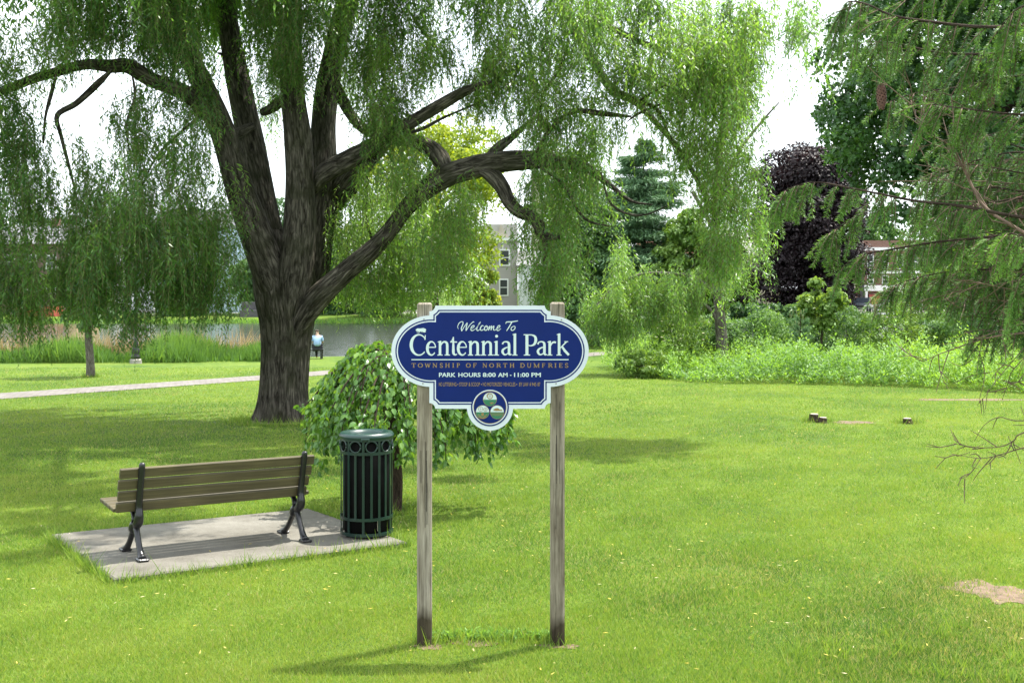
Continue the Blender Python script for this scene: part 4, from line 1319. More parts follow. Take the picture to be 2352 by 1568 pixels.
D = .35
PATCH = [
 # left of the trunk
 (250, 20, 175, 95, 20.4, .8, 150, 1.0, .3), (110, 120, 130, 65, 20.0, .6, 80, .9, .5), (15, 330, 70, 150, 19.8, .7, 110, 1.2, .25),
 (30, 590, 85, 150, 20.2, .9, 150, 1.3, .3), (130, 440, 70, 130, 20.0, .7, 60, 1.2, .35), (330, 500, 150, 140, 20.6, 1.0, 250, 1.2, .3),
 (420, 620, 120, 90, 20.8, .8, 170, 1.1, .35), (230, 590, 100, 110, 20.2, .8, 120, 1.2, .4), (490, 520, 40, 90, 20.8, .5, 40, 1.0, .45),
 (390, 310, 100, 80, 20.5, .7, 75, 1.0, .3), (300, 300, 60, 70, 20.0, .5, 26, 1.0, .3), (300, 690, 28, 75, 20.0, .4, 34, 1.0, .2), (455, 650, 60, 50, 20.8, .6, 55, .9, .25),
 (60, 690, 60, 40, 20.2, .6, 40, .9, .3), (200, 670, 60, 50, 20.4, .6, 45, .9, .35), (390, 130, 80, 90, 20.8, .7, 80, 1.0, .25), (340, 60, 60, 60, 21.4, .8, 40, 1.0, .25), (470, 420, 45, 80, 21.6, .5, 32, 1.0, .4),
 (440, 230, 60, 50, 21.2, .5, 40, .8, .4),
 # over and between the limbs
 (668, 40, 72, 95, 20.6, .5, 150, 1.0, .25), (660, 170, 55, 55, 20.8, .4, 55, .8, .35), (590, 60, 50, 90, 22.9, .7, 55, 1.0, .35), (470, 40, 50, 80, 23.2, .7, 50, 1.0, .3),
 (620, 190, 40, 70, 23.8, .5, 22, .9, .4), (620, 330, 40, 90, 24.0, .5, 10, .9, .5),
 (850, 60, 85, 110, 21.4, .8, 170, 1.1, .4), (880, 220, 60, 90, 21.0, .6, 100, 1.0, .5), (900, 330, 50, 40, 20.6, .5, 40, .9, .55), (820, 150, 50, 80, 23.6, .6, 40, 1.0, .5),
 (985, 40, 60, 90, 21.8, .7, 60, 1.0, .4), (990, 170, 45, 60, 21.2, .6, 45, .9, .45), (1075, 230, 40, 50, 21.0, .5, 22, .8, .4), (1060, 20, 25, 50, 21.8, .5, 14, .7, .2),
 (1140, 60, 62, 110, 20.8, .7, 130, 1.0, .6), (1140, 210, 50, 70, 20.6, .6, 60, .9, .6), (1210, 140, 40, 90, 21.6, .6, 40, 1.0, .5),
 (1300, 60, 95, 90, 20.4, .7, 130, 1.0, .5), (1420, 60, 80, 90, 19.8, .7, 100, 1.0, .55), (1330, 190, 70, 60, 20.2, .6, 70, .9, .5), (1250, 230, 40, 50, 20.4, .5, 28, .9, .5), (1460, 170, 60, 60, 19.6, .6, 60, .9, .55),
 (1310, 340, 65, 80, 20.4, .7, 110, 1.0, .35), (1230, 330, 40, 60, 21.0, .6, 42, .9, .45), (1360, 440, 40, 60, 20.2, .5, 20, .9, .45), (1250, 420, 60, 50, 20.4, .5, 40, .9, .4), (1420, 310, 40, 50, 19.8, .5, 14, .9, .5),
 # under the long right limb, leaf tints raised to stand in for backlight
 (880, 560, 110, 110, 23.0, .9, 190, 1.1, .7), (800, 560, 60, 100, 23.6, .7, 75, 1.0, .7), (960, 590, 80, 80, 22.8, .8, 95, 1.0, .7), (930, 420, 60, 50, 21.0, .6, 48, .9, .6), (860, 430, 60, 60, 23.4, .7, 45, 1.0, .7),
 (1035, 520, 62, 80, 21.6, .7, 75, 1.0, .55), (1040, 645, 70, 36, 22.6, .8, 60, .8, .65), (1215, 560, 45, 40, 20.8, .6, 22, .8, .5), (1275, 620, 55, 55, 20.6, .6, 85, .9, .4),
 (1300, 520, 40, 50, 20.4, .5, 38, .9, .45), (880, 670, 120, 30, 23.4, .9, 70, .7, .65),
 # right hand curtains, sun through the leaves put into lighter tints
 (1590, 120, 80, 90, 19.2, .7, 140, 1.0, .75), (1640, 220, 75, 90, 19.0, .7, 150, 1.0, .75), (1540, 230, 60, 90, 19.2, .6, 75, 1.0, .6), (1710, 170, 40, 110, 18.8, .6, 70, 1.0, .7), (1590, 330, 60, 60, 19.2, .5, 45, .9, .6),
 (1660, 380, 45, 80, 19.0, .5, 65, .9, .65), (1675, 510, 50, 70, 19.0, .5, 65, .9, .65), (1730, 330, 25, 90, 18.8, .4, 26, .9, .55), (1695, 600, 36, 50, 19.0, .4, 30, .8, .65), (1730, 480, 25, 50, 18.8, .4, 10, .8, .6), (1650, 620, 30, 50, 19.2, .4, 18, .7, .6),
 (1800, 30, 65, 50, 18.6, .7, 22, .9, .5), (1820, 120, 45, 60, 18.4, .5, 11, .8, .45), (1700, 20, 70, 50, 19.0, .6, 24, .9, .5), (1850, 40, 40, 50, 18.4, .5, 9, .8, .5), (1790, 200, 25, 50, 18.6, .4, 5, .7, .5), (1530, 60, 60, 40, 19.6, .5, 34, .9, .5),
]
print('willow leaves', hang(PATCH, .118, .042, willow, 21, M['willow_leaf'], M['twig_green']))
# the high crown above the frame, whose shade falls on the lawn
UP = [(200, -160, 260, 110, 20.0, 1.3, 110, 1.6, .4), (520, -260, 260, 160, 22.0, 2.0, 190, 1.7, .4), (850, -280, 230, 150, 22.5, 2.0, 150, 1.7, .4), (1150, -220, 180, 110, 21.0, 1.6, 90, 1.5, .5), (-150, 60, 120, 200, 20.0, 1.4, 90, 1.7, .4), (-120, 450, 80, 200, 20.0, 1.2, 70, 1.6, .4),
      (650, -420, 220, 120, 23.0, 1.8, 90, 1.6, .4), (600, -60, 300, 120, 25.5, 1.3, 110, 1.5, .5), (300, -40, 200, 120, 24.0, 1.2, 70, 1.4, .5)]
UP += [(1400, -320, 200, 80, 17.5, .7, 30, 1.3, .5), (500, -230, 280, 90, 21.8, 1.0, 80, 1.4, .4), (250, -300, 260, 100, 19.5, 1.0, 70, 1.4, .4), (963, -740, 250, 110, 13.7, .6, 60, .9, .4), (760, -560, 300, 110, 16.0, .8, 90, .9, .4), (1176, -340, 230, 100, 18.3, .7, 70, .9, .4), (560, -440, 260, 110, 17.5, .8, 75, .9, .4), (1000, -600, 260, 100, 14.8, .8, 56, .9, .4)]
hang(UP, .21, .075, willow, 22, M['willow_leaf'], M['twig_green'], .26, (4, 7), 2.2, .9)

# ------------------------------------------------------------------ leafy crowns made of clumps
def clump_tree(name, base, crown, mat, label, cat='tree', group=None, bark='brown_bark', trunk=None, limbs=7, leaf=.2, n=9000, blobs=70, seed=1, shape='broad', tint=.45, ratio=.6, clump=.28, thin=None, flat=.8, hollow=.55):
    """crown: (cx, cy, cz, rx, ry, rz)"""
    rg = np.random.default_rng(seed)
    t = empty(name, base, label, cat, group)
    cx, cy, cz, rx, ry, rz = crown
    bl = []
    while len(bl) < blobs:
        q = rg.uniform(-1, 1, 3); d = np.linalg.norm(q)
        if d > 1 or d < hollow * rg.uniform(.3, 1): continue
        if thin is not None and not thin(q): continue
        bl.append(q)
    bl = np.array(bl)
    C = bl * (rx, ry, rz) + (cx, cy, cz)
    br = clump * (rx + rz) / 2 * rg.uniform(.6, 1.35, blobs)
    w = br ** 2; w /= w.sum()
    k = rg.choice(blobs, n, p=w)
    d = rdir(n, rg); d[:, 2] = np.where(rg.uniform(0, 1, n) < .6, np.abs(d[:, 2]), d[:, 2])
    rad = br[k] * rg.uniform(.55, 1.08, n) ** .7
    P = C[k] + d * rad[:, None] * (1, 1, flat)
    N = norm(d * .7 + (0, 0, .55) + rg.normal(0, .45, (n, 3)))
    A = norm(np.cross(N, rdir(n, rg)) + (0, 0, -.35))
    bt = rg.normal(0, .16, blobs)
    tt = np.clip(tint + bt[k] + rg.normal(0, .14, n), 0, 1)
    L = leaf * rg.uniform(.6, 1.3, n)
    base = np.array(base, float)
    if trunk:
        T = Tubes()
        top = np.array((cx, cy, cz + .3 * rz))
        mid = base + (top - base) * .5 + np.append(rg.normal(0, .03 * rz, 2), 0)
        T.add([base - (0, 0, .2), base + (top - base) * .12, mid, top], [trunk * 1.25, trunk, trunk * .75, trunk * .2], 14, 5, .04, None, seed)
        for i in range(limbs):
            e = C[rg.integers(blobs)]
            s = base + (top - base) * rg.uniform(.3, .8)
            m2 = (s + e) / 2 + (0, 0, .12 * rz)
            T.add([s, m2, e], [trunk * .45, trunk * .28, trunk * .07], 8, 4, .03, None, seed + i)
        T.build('trunk', M[bark], t)
    leaves('crown', P, A, N, L, L * ratio, tt, mat, t, shape)
    return t

def at(px, Y, z=None):
    X = (px - 1176) / F * Y
    return np.array((X, Y, float(ground_full(X, Y)) if z is None else z))
def crown_px(cx, cy, rx, ry, Y, depth=1.0):
    c = W(cx, cy, Y)
    return (c[0], c[1], c[2], rx / F * Y, rx / F * Y * depth, ry / F * Y)

# maple behind on the right, copper maples and others across the pond
clump_tree('maple_tree', at(2200, 52), crown_px(2262, 195, 372, 400, 52, .9), M['maple_leaf'], 'tall dark green maple rising behind the spruce boughs on the right', bark='brown_bark', trunk=.38, limbs=14, leaf=.25, n=95000, blobs=270, seed=31, tint=.4, ratio=.75, clump=.15, flat=.7)
clump_tree('copper_maple', at(1860, 128), crown_px(1855, 535, 120, 205, 128, .9), M['purple_leaf'], 'dark purple leaved maple on the far bank beside the shops', trunk=.5, leaf=.36, n=75000, blobs=190, seed=32, tint=.4, ratio=.8, clump=.24)
clump_tree('copper_tree', at(1690, 124), crown_px(1672, 645, 78, 88, 124, .9), M['purple_leaf'], 'lower dark purple tree on the far bank behind the slender willow trunk', trunk=.35, leaf=.36, n=22000, blobs=80, seed=33, tint=.3, ratio=.8, clump=.24)
clump_tree('golden_tree', at(1000, 119), crown_px(985, 470, 180, 230, 119, .8), M['gold_leaf'], 'bright yellow green tree on the far bank seen through the willow', trunk=.45, leaf=.4, n=30000, blobs=130, seed=34, tint=.45, ratio=.6, clump=.2)
clump_tree('golden_bush', at(1120, 118.4), crown_px(1105, 670, 45, 50, 118.4, .8), M['gold_leaf'], 'small yellow green tree on the far bank at the grey house', trunk=.12, leaf=.4, n=4000, blobs=40, seed=44, tint=.55, ratio=.6, clump=.28)
clump_tree('young_maple', G(208, 866), crown_px(205, 655, 72, 105, 37.5, .9), M['shrub_leaf'], 'young maple with a pale straight trunk under the left willow curtain', bark='pale_bark', trunk=.135, limbs=8, leaf=.2, n=4200, blobs=50, seed=35, tint=.5, ratio=.8, clump=.26)
clump_tree('leafy_tree', at(1580, 63), crown_px(1585, 625, 80, 150, 63, .9), M['fresh_leaf'], 'loose bright green tree at the water edge beside the conifer', trunk=.16, limbs=12, leaf=.22, n=26000, blobs=190, seed=36, tint=.5, ratio=.65, clump=.17)
clump_tree('shore_tree', at(1300, 66), crown_px(1335, 600, 75, 170, 65, .9), M['shrub_leaf'], 'mid green tree standing at the water edge left of the conifer', trunk=.16, leaf=.24, n=15000, blobs=120, seed=46, tint=.3, ratio=.65, clump=.22)
for i, (px, cy, rx, ry, Y, m_, lb, sd) in enumerate((
    (1640, 715, 60, 34, 119.5, 'maple_leaf', 'dark low bush on the far bank left of the slender willow trunk', 64),
    (1740, 722, 60, 24, 119.5, 'maple_leaf', 'dark low bush on the far bank under the copper maple', 65),
    (1850, 724, 60, 24, 119, 'shrub_leaf', 'low bush on the far bank left of the iron fence', 66),
    (1310, 500, 85, 190, 142, 'fresh_leaf', 'tall light green tree far behind the white house', 67),
    (420, 690, 60, 45, 124, 'shrub_leaf', 'low round bush on the far bank under the left willow curtain', 57),
    (770, 640, 80, 90, 127, 'maple_leaf', 'dark green tree on the far bank just right of the willow trunk', 58),
    (880, 690, 60, 46, 123, 'shrub_leaf', 'low green bush on the far bank left of the golden tree', 59),
    (1290, 690, 60, 50, 125, 'shrub_leaf', 'low green bush on the far bank right of the white house', 60),
    (700, 560, 90, 130, 160, 'maple_leaf', 'tall tree far behind the great willow trunk', 62),
    (1390, 690, 70, 50, 124, 'maple_leaf', 'dark bush on the far bank behind the conifer', 63),
    (80, 610, 130, 120, 150, 'maple_leaf', 'round green tree beside the brown house far across the pond', 50),
    (300, 600, 100, 130, 152, 'fresh_leaf', 'light green tree far across the pond between the two left houses', 51),
    (600, 640, 70, 70, 126, 'shrub_leaf', 'bushy green tree over the dark retaining wall on the far bank', 52),
    (1340, 600, 60, 110, 140, 'maple_leaf', 'green tree far behind the pond right of the grey house', 53),
    (1470, 620, 60, 60, 150, 'maple_leaf', 'green tree far behind beside the red roofed house', 55),
    (2010, 560, 60, 60, 165, 'shrub_leaf', 'pale green tree rising behind the brick shops', 56),
    (2240, 640, 110, 90, 124, 'maple_leaf', 'dense green tree on the far bank behind the spruce', 54))):
    clump_tree('far_tree', at(px, Y), crown_px(px, cy, rx, ry, Y, .8), M[m_], lb, group='trees on the far bank', trunk=.3, leaf=.42, n=12000, blobs=60, seed=sd, tint=.4, ratio=.7, clump=.26)

# conifer at the shore
def conifer(px, Y, ytop, half, label, seed, n=95000, leafl=.32, mat='conifer_leaf', name='conifer_tree'):
    rg = np.random.default_rng(seed)
    b = at(px, Y)
    top = W(px, ytop, Y)
    h = top[2] - b[2]
    t = empty(name, b, label, 'tree')
    T = Tubes()
    T.add([b - (0, 0, .3), b + (0, 0, h * .5), b + (0, 0, h)], [.19, .12, .02], 12, 5, .03)
    rmax = half / F * Y
    PP, AA, NN = [], [], []
    nb = 200
    for i in range(nb):
        f = rg.uniform(.1, .99)
        r = rmax * (1 - f) ** .62 * rg.uniform(.75, 1.1) * min(1, .5 + f * 2.2)
        a = rg.uniform(0, 6.28)
        s = b + (0, 0, h * f)
        e = s + np.array((math.cos(a) * r, math.sin(a) * r, -.18 * r + .25 * r * f))
        T.add([s, (s + e) / 2 + (0, 0, .06 * r), e], [.03, .02, .006], 6, 3)
        m = int(n / nb * (.4 + r / rmax))
        u = rg.uniform(.12, 1.03, m)
        q = s + (e - s) * u[:, None] + np.stack([rg.normal(0, .2 * r + .05, m) * (1.15 - u * .6), rg.normal(0, .2 * r + .05, m) * (1.1 - u * .7), -np.abs(rg.normal(0, .14, m)) + .06], 1)
        PP.append(q); AA.append(norm(np.array((math.cos(a), math.sin(a), -.4)) + rg.normal(0, .5, (m, 3)))); NN.append(rg.normal(0, 1, (m, 3)) + (0, 0, .8))
    T.build('trunk', M['brown_bark'], t)
    P, A, N = np.vstack(PP), np.vstack(AA), np.vstack(NN)
    k = len(P)
    leaves('crown', P, A, N, leafl * rg.uniform(.6, 1.2, k), leafl * .19 * rg.uniform(.7, 1.3, k), np.clip(rg.normal(.45, .2, k), 0, 1), M[mat], t)
conifer(1478, 66, 318, 190, 'blue green conifer standing at the water edge behind the willow curtains', 61)

# slender willow on the right
sl = empty('slender_tree', at(1662, 40), 'slender young willow with a thin grey trunk rising out of the shrub bed', 'tree')
T = Tubes()
def pl(pts, Y, dy=0):
    return [W(x, y, Y + dy * i) for i, (x, y, w) in enumerate(pts)], [w / 2 / F * Y for x, y, w in pts]
P, r = pl([(1662, 850, 30), (1658, 790, 27), (1653, 720, 25), (1648, 640, 24), (1642, 560, 22), (1645, 480, 20), (1650, 400, 17), (1655, 320, 14), (1662, 230, 8)], 40); T.add(P, r, 14, 5, .03)
P, r = pl([(1650, 560, 12), (1630, 510, 10), (1590, 440, 8)], 40); T.add(P, r, 8, 4)
P, r = pl([(1648, 470, 10), (1690, 360, 8), (1745, 285, 6), (1790, 235, 3)], 40, -.2); T.add(P, r, 8, 4)
P, r = pl([(1646, 680, 10), (1600, 640, 9), (1540, 628, 7), (1470, 630, 6), (1410, 660, 4), (1370, 700, 3)], 40, -.3); T.add(P, r, 8, 4)
P, r = pl([(1650, 740, 8), (1620, 700, 7), (1570, 690, 5), (1520, 700, 3)], 40, -.3); T.add(P, r, 8, 4)
T.build('trunk', M['pale_bark'], sl)
SL = [(1470, 690, 125, 48, 39, .6, 230, 1.3, .75), (1400, 730, 70, 40, 38.6, .5, 60, 1.3, .55), (1560, 680, 60, 40, 39, .5, 80, 1.2, .6), (1440, 740, 90, 40, 38.8, .5, 90, 1.2, .55), (1700, 560, 60, 80, 39.6, .6, 50, 1.2, .65), (1710, 650, 40, 40, 39.6, .5, 30, 1.1, .6), (1650, 400, 60, 90, 40, .7, 40, 1.2, .6), (1420, 600, 50, 40, 39, .5, 34, 1.1, .6), (1640, 230, 70, 90, 40, .7, 40, 1.2, .65)]
hang(SL, .17, .06, sl, 23, M['willow_leaf'], M['twig_green'], .2, (4, 7), 1.3, .7)

# ------------------------------------------------------------------ weeping mulberry beside the bin
mb = empty('mulberry_tree', G(907, 1172), 'low dome shaped weeping mulberry with glossy green leaves behind the litter bin', 'tree')
MY = float(gY(1172))
mc = G(907, 1172)
crc = W(900, 860, MY)
T = Tubes()
T.add([mc - (0, 0, .1), mc + (.0, 0, .04), mc + (.02, 0, .35), mc + (-.02, 0, .8), mc + (.02, .02, 1.3), mc + (0, 0, 1.62)], [.10, .075, .06, .058, .07, .05], 14, 5, .06, None, 4)
rg = np.random.default_rng(5)
LP, LA, LN, LT, LL = [], [], [], [], []
ntw = 270
for i in range(ntw):
    a = rg.uniform(0, 6.28)
    R_ = rg.uniform(.55, 1.0) * (1.05 + .12 * math.sin(3 * a + 1))
    off = .06
    top = mc + (rg.normal(0, .08), rg.normal(0, .08), 1.5 + rg.uniform(-.1, .12))
    zt = 1.74 - .30 * (R_ / 1.1) ** 2 + rg.normal(0, .05)
    ed = mc + np.array((math.cos(a) * R_ * .62 + off, math.sin(a) * R_ * .62, zt))
    lo = .42 + .26 * rg.uniform(0, 1) ** .7 + (.35 if rg.uniform() < .25 else 0)
    e2 = mc + np.array((math.cos(a) * R_ * 1.0 + off, math.sin(a) * R_ * 1.0, zt - .42 * R_))
    e3 = mc + np.array((math.cos(a) * R_ * 1.04 + off + rg.normal(0, .05), math.sin(a) * R_ * 1.04 + rg.normal(0, .05), lo + .1))
    pts = catmull(np.array([top, ed, e2, e3]), 9)
    if i % 3 == 0:
        T.add(pts[::3], np.linspace(.012, .003, len(pts[::3])), 6, 1)
    n = 42
    tq = np.sort(rg.uniform(.12, 1, n)) * (len(pts) - 1)
    i0 = np.clip(tq.astype(int), 0, len(pts) - 2)
    q = pts[i0] + (pts[i0 + 1] - pts[i0]) * (tq - i0)[:, None]
    tg = norm(pts[i0 + 1] - pts[i0])
    outw = np.array((math.cos(a), math.sin(a), 0))
    az = rg.uniform(0, 6.28, n)
    sd = np.stack([np.cos(az), np.sin(az), rg.uniform(-.2, .5, n)], 1)
    LP.append(q + rg.normal(0, .02, (n, 3))); LA.append(norm(tg * .25 + sd * .6 + (0, 0, -.75) + outw * .3))
    LN.append(norm(outw * .6 + (0, 0, .6) + rg.normal(0, .6, (n, 3))))
    LT.append(np.clip(.42 + rg.normal(0, .2) + rg.normal(0, .2, n), 0, 1)); LL.append(rg.uniform(.04, .092, n))
T.build('trunk', M['brown_bark'], mb)
LP, LA, LN, LT, LL = map(np.concatenate, (LP, LA, LN, LT, LL))
leaves('crown', LP, LA, LN, LL, LL * .62, LT, M['mulberry_leaf'], mb, 'oval')
# ------------------------------------------------------------------ shrub bed on the right, reeds on the left
def bed():
    rg = np.random.default_rng(71)
    n0 = 9000
    x0 = np.array([p[0] for p in BED_POLY]); y0 = np.array([p[1] for p in BED_POLY])
    X = rg.uniform(x0.min(), min(x0.max(), 26), n0 * 4); Y = rg.uniform(y0.min(), 50, n0 * 4)
    k = in_poly(X, Y, BED_POLY) & (X < .47 * Y + 2)
    X, Y = X[k][:n0], Y[k][:n0]
    hn = vnoise(X, Y, .9, 12)
    edge = np.interp(X, x0[:8], y0[:8])
    hn2 = vnoise(X, Y, 2.6, 17)
    Hh = (.70 + .24 * np.clip(hn, -1.2, 1.5) + .26 * np.clip(hn2, -1.2, 1.4)) * np.clip((Y - edge) / 1.6 + .35, .3, 1.15) * rg.uniform(.7, 1.3, len(X)) * np.where(rg.uniform(0, 1, len(X)) < .06, 1.6, 1)
    kind = vnoise(X, Y, .7, 14) + rg.normal(0, .25, len(X))
    P, A, N, L, Wd, Tt = [], [], [], [], [], []
    for i in range(len(X)):
        h = Hh[i]; m = int(12 + 11 * h)
        z = rg.uniform(.05, 1, m) ** .8 * h
        az = rg.uniform(0, 6.28, m)
        lean = rg.normal(0, .12, 2)
        g = float(gz(X[i], Y[i]))
        q = np.stack([X[i] + lean[0] * z + rg.normal(0, .05, m), Y[i] + lean[1] * z + rg.normal(0, .05, m), g + z], 1)
        u = rg.uniform(.25, 1.0, m)
        P.append(q); A.append(np.stack([np.cos(az), np.sin(az), u], 1)); N.append(np.stack([-np.cos(az) * .6, -np.sin(az) * .6, np.full(m, 1.0)], 1) + rg.normal(0, .3, (m, 3)))
        ll = .11 * (1.0 + .5 * (kind[i] > .4)) * rg.uniform(.7, 1.4, m)
        L.append(ll); Wd.append(ll * (.16 if kind[i] > .3 else .36))
        t0 = .74 if kind[i] > -.3 else .3
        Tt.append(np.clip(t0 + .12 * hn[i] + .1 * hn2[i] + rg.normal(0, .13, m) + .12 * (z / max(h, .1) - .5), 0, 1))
    tag(leaves('meadow_plants', *map(np.concatenate, (P, A, N, L, Wd, Tt)), M['bed_leaf'], None, 'diamond'), kind='stuff', label='dense bright green wild plants filling the bed along the lawn')
bed()

def shrub(name, px, Y, cy, rx, ry, mat, label, seed, n=3600, leaf=.13, tint=.5, ratio=.42, stems=7, group='shrubs in the wild bed', blobs=60, cat='shrub', shape='broad'):
    b = at(px, Y)
    c = crown_px(px, cy, rx, ry, Y, .9)
    t = clump_tree(name, b, c, M[mat], label, cat, group, 'brown_bark', .035, stems, leaf, n, blobs, seed, shape, tint, ratio, .24, None, .9, .35)
    return t
shrub('flowering_shrub', 1560, 41, 780, 70, 76, 'fresh_leaf', 'yellowish elder shrub with flat cream flower heads at the left of the bed', 81, n=5200, leaf=.12, tint=.45)
shrub('round_shrub', 1640, 42, 785, 60, 62, 'shrub_leaf', 'low dark green shrub at the foot of the slender willow trunk', 82, n=4600, tint=.35)
shrub('round_shrub', 1755, 42, 785, 96, 66, 'shrub_leaf', 'grey green spreading shrub right of the slender willow trunk', 83, n=7000, tint=.6)
shrub('round_shrub', 1945, 42, 778, 96, 74, 'shrub_leaf', 'dark rounded shrub in the middle of the bed under the far truck', 84, n=7000, tint=.35)
shrub('round_shrub', 2085, 40, 775, 100, 82, 'fresh_leaf', 'big bright yellow green shrub before the spruce in the bed', 85, n=9000, leaf=.12, tint=.5)
shrub('round_shrub', 2215, 39, 780, 92, 84, 'shrub_leaf', 'shaded leafy shrub beneath the drooping spruce twigs', 86, n=6600, tint=.35)
shrub('round_shrub', 2330, 36, 770, 95, 105, 'maple_leaf', 'dark shrub at the right end of the bed', 87, n=7000, tint=.2)
shrub('round_shrub', 2205, 43, 665, 165, 175, 'fresh_leaf', 'tall light green thicket behind the spruce twigs', 88, n=16000, leaf=.16, tint=.35, blobs=90)
shrub('round_shrub', 2330, 46, 600, 190, 220, 'maple_leaf', 'tall thicket behind the spruce, its leaves darkened to stand for shade', 89, n=22000, leaf=.2, tint=.3, blobs=80)  # deep shadow behind the boughs is put into the dark leaf colour
shrub('round_shrub', 1850, 45, 772, 84, 60, 'shrub_leaf', 'soft grey green shrub behind the pine sapling', 91, n=5200, tint=.6)
shrub('maple_sapling', 1888, 41, 705, 52, 72, 'fresh_leaf', 'light green maple sapling standing above the bed', 90, n=3000, leaf=.17, tint=.85, ratio=.8, stems=6, group=None, blobs=28, cat='sapling')
shrub('round_shrub', 1475, 37, 836, 62, 30, 'fresh_leaf', 'low light green shrub at the left tip of the bed by the path', 92, n=3200, tint=.6)
# cream flower heads on the elder
fl = MB()
rg = np.random.default_rng(4)
par = bpy.data.objects['flowering_shrub']
flm = plain('cream_flower', (0.62, 0.58, 0.38), .8)
for i in range(26):
    p = W(1560 + rg.uniform(-62, 62), 768 + rg.uniform(-50, 45), 41 - rg.uniform(.5, .95))
    fl = MB(); fl.lathe([(.005, .0), (.05, .02), (.055, .03), (.005, .04)], 7, tuple(p)); fl.build('flower_head', flm, par)
# pine sapling with candles
pn_ = empty('pine_sapling', at(1838, 39.5), 'young blue green pine sapling with upright pale candles in the bed', 'sapling')
T = Tubes(); b = at(1838, 39.5)
hh = W(1838, 715, 39.5)[2] - b[2]
T.add([b, b + (0, 0, hh * .6), b + (0.02, 0, hh)], [.035, .025, .008], 8, 4)
LP, LA = [], []
rg = np.random.default_rng(6)
for k in range(26):
    f = rg.uniform(.15, .95); a = rg.uniform(0, 6.28); r = .62 * (1.05 - f * .75)
    s = b + (0, 0, hh * f); e = s + np.array((math.cos(a) * r, math.sin(a) * r, .25 * r + .1))
    T.add([s, (s + e) / 2, e], [.012, .009, .005], 6, 2)
    u = rg.uniform(.25, 1, 150)
    LP.append(s + (e - s) * u[:, None]); LA.append(norm((e - s) / r * .6 + rg.normal(0, .6, (150, 3)) + (0, 0, .25)))
T.build('trunk', M['brown_bark'], pn_)
LP, LA = np.vstack(LP), np.vstack(LA)
leaves('crown', LP, LA, rdir(len(LP), rg), rg.uniform(.1, .17, len(LP)), np.full(len(LP), .012), np.clip(rg.normal(.6, .2, len(LP)), 0, 1), M['conifer_leaf'], pn_)
cdm = plain('pine_candle', (.22, .24, .1), .8)
for k in range(14):
    T = Tubes()
    p = b + (rg.normal(0, .22), rg.normal(0, .22), hh * rg.uniform(.72, .98)); T.add([p, p + (rg.normal(0, .015), 0, rg.uniform(.12, .24))], [.009, .006], 6, 1); T.build('candle', cdm, pn_)


def reeds():
    rg = np.random.default_rng(72)
    n = 15000
    X = rg.uniform(-32, -10.2, n); Y = shore(X) - 4.6 + rg.uniform(0, 1, n) ** .8 * 5.2
    hn = vnoise(X, Y, .8, 15)
    kp = hn + rg.normal(0, .35, n) > -.75
    X, Y, hn = X[kp], Y[kp], hn[kp]; n = len(X)
    h = (.85 + .38 * hn) * rg.uniform(.6, 1.2, n)
    P = np.stack([X, Y, gz(X, np.minimum(Y, shore(X))) - .05], 1)
    PP, AA, LL, TT, NN = [], [], [], [], []
    for k in range(3):
        PP.append(P + np.append(rg.normal(0, .06, 2), 0)); a = rg.normal(0, .28, (n, 3)); a[:, 2] = 1; AA.append(a); LL.append(np.clip(h, .3, 2) * rg.uniform(.7, 1.1, n)); TT.append(np.clip(.5 + .2 * hn + rg.normal(0, .18, n), 0, 1)); NN.append(rdir(n, rg) * (1, 1, .1))
    P_, A_, L_, T_, N_ = map(np.concatenate, (PP, AA, LL, TT, NN))
    tag(leaves('reeds', P_, A_, N_, L_, np.full(len(L_), .045), T_, M['reed_leaf'], None, 'diamond'), kind='stuff', label='tall green reeds along the left shore of the pond')
    n = 1700
    X = rg.uniform(-30, -11, n); Y = shore(X) + rg.uniform(-.6, 1.6, n)
    k = vnoise(X, Y, .5, 16) > -.2
    X, Y = X[k], Y[k]; n = len(X)
    a = rg.normal(0, .5, (n, 3)); a[:, 2] = .9
    tag(leaves('dry_reeds', np.stack([X, Y, np.full(n, -1.2)], 1), a, rdir(n, rg) * (1, 1, .1), rg.uniform(1.1, 2.1, n), np.full(n, .05), rg.uniform(0, 1, n), M['dry_reed'], None, 'diamond'), kind='stuff', label='dry tan reeds leaning over the water behind the green ones')
    # low green fringe along the rest of the near shore, and on the far shore
    n = 5200
    X = rg.uniform(-10, 12, n); Y = shore(X) + rg.uniform(-1.2, .5, n)
    kk = ~((X < -5.2) & (X > -10.5))
    X, Y = X[kk], Y[kk]; n = len(X)
    a = rg.normal(0, .5, (n, 3)); a[:, 2] = 1
    tag(leaves('shore_plants', np.stack([X, Y, gz(X, Y)], 1), a, rdir(n, rg), rg.uniform(.2, .7, n), np.full(n, .07), rg.uniform(0, .8, n), M['shrub_leaf'], None, 'diamond'), kind='stuff', label='low dark plants along the near shore of the pond')
    n = 9000
    X = rg.uniform(-60, 60, n); Y = 114.8 + rg.uniform(0, 2.2, n)
    a = rg.normal(0, .6, (n, 3)); a[:, 2] = 1
    tag(leaves('bank_plants', np.stack([X, Y, ground_full(X, Y) - .1], 1), a, rdir(n, rg), rg.uniform(.2, .6, n), np.full(n, .12), rg.uniform(0, .7, n), M['bed_leaf'], None, 'diamond'), kind='stuff', label='rough grass along the far waterline')
reeds()

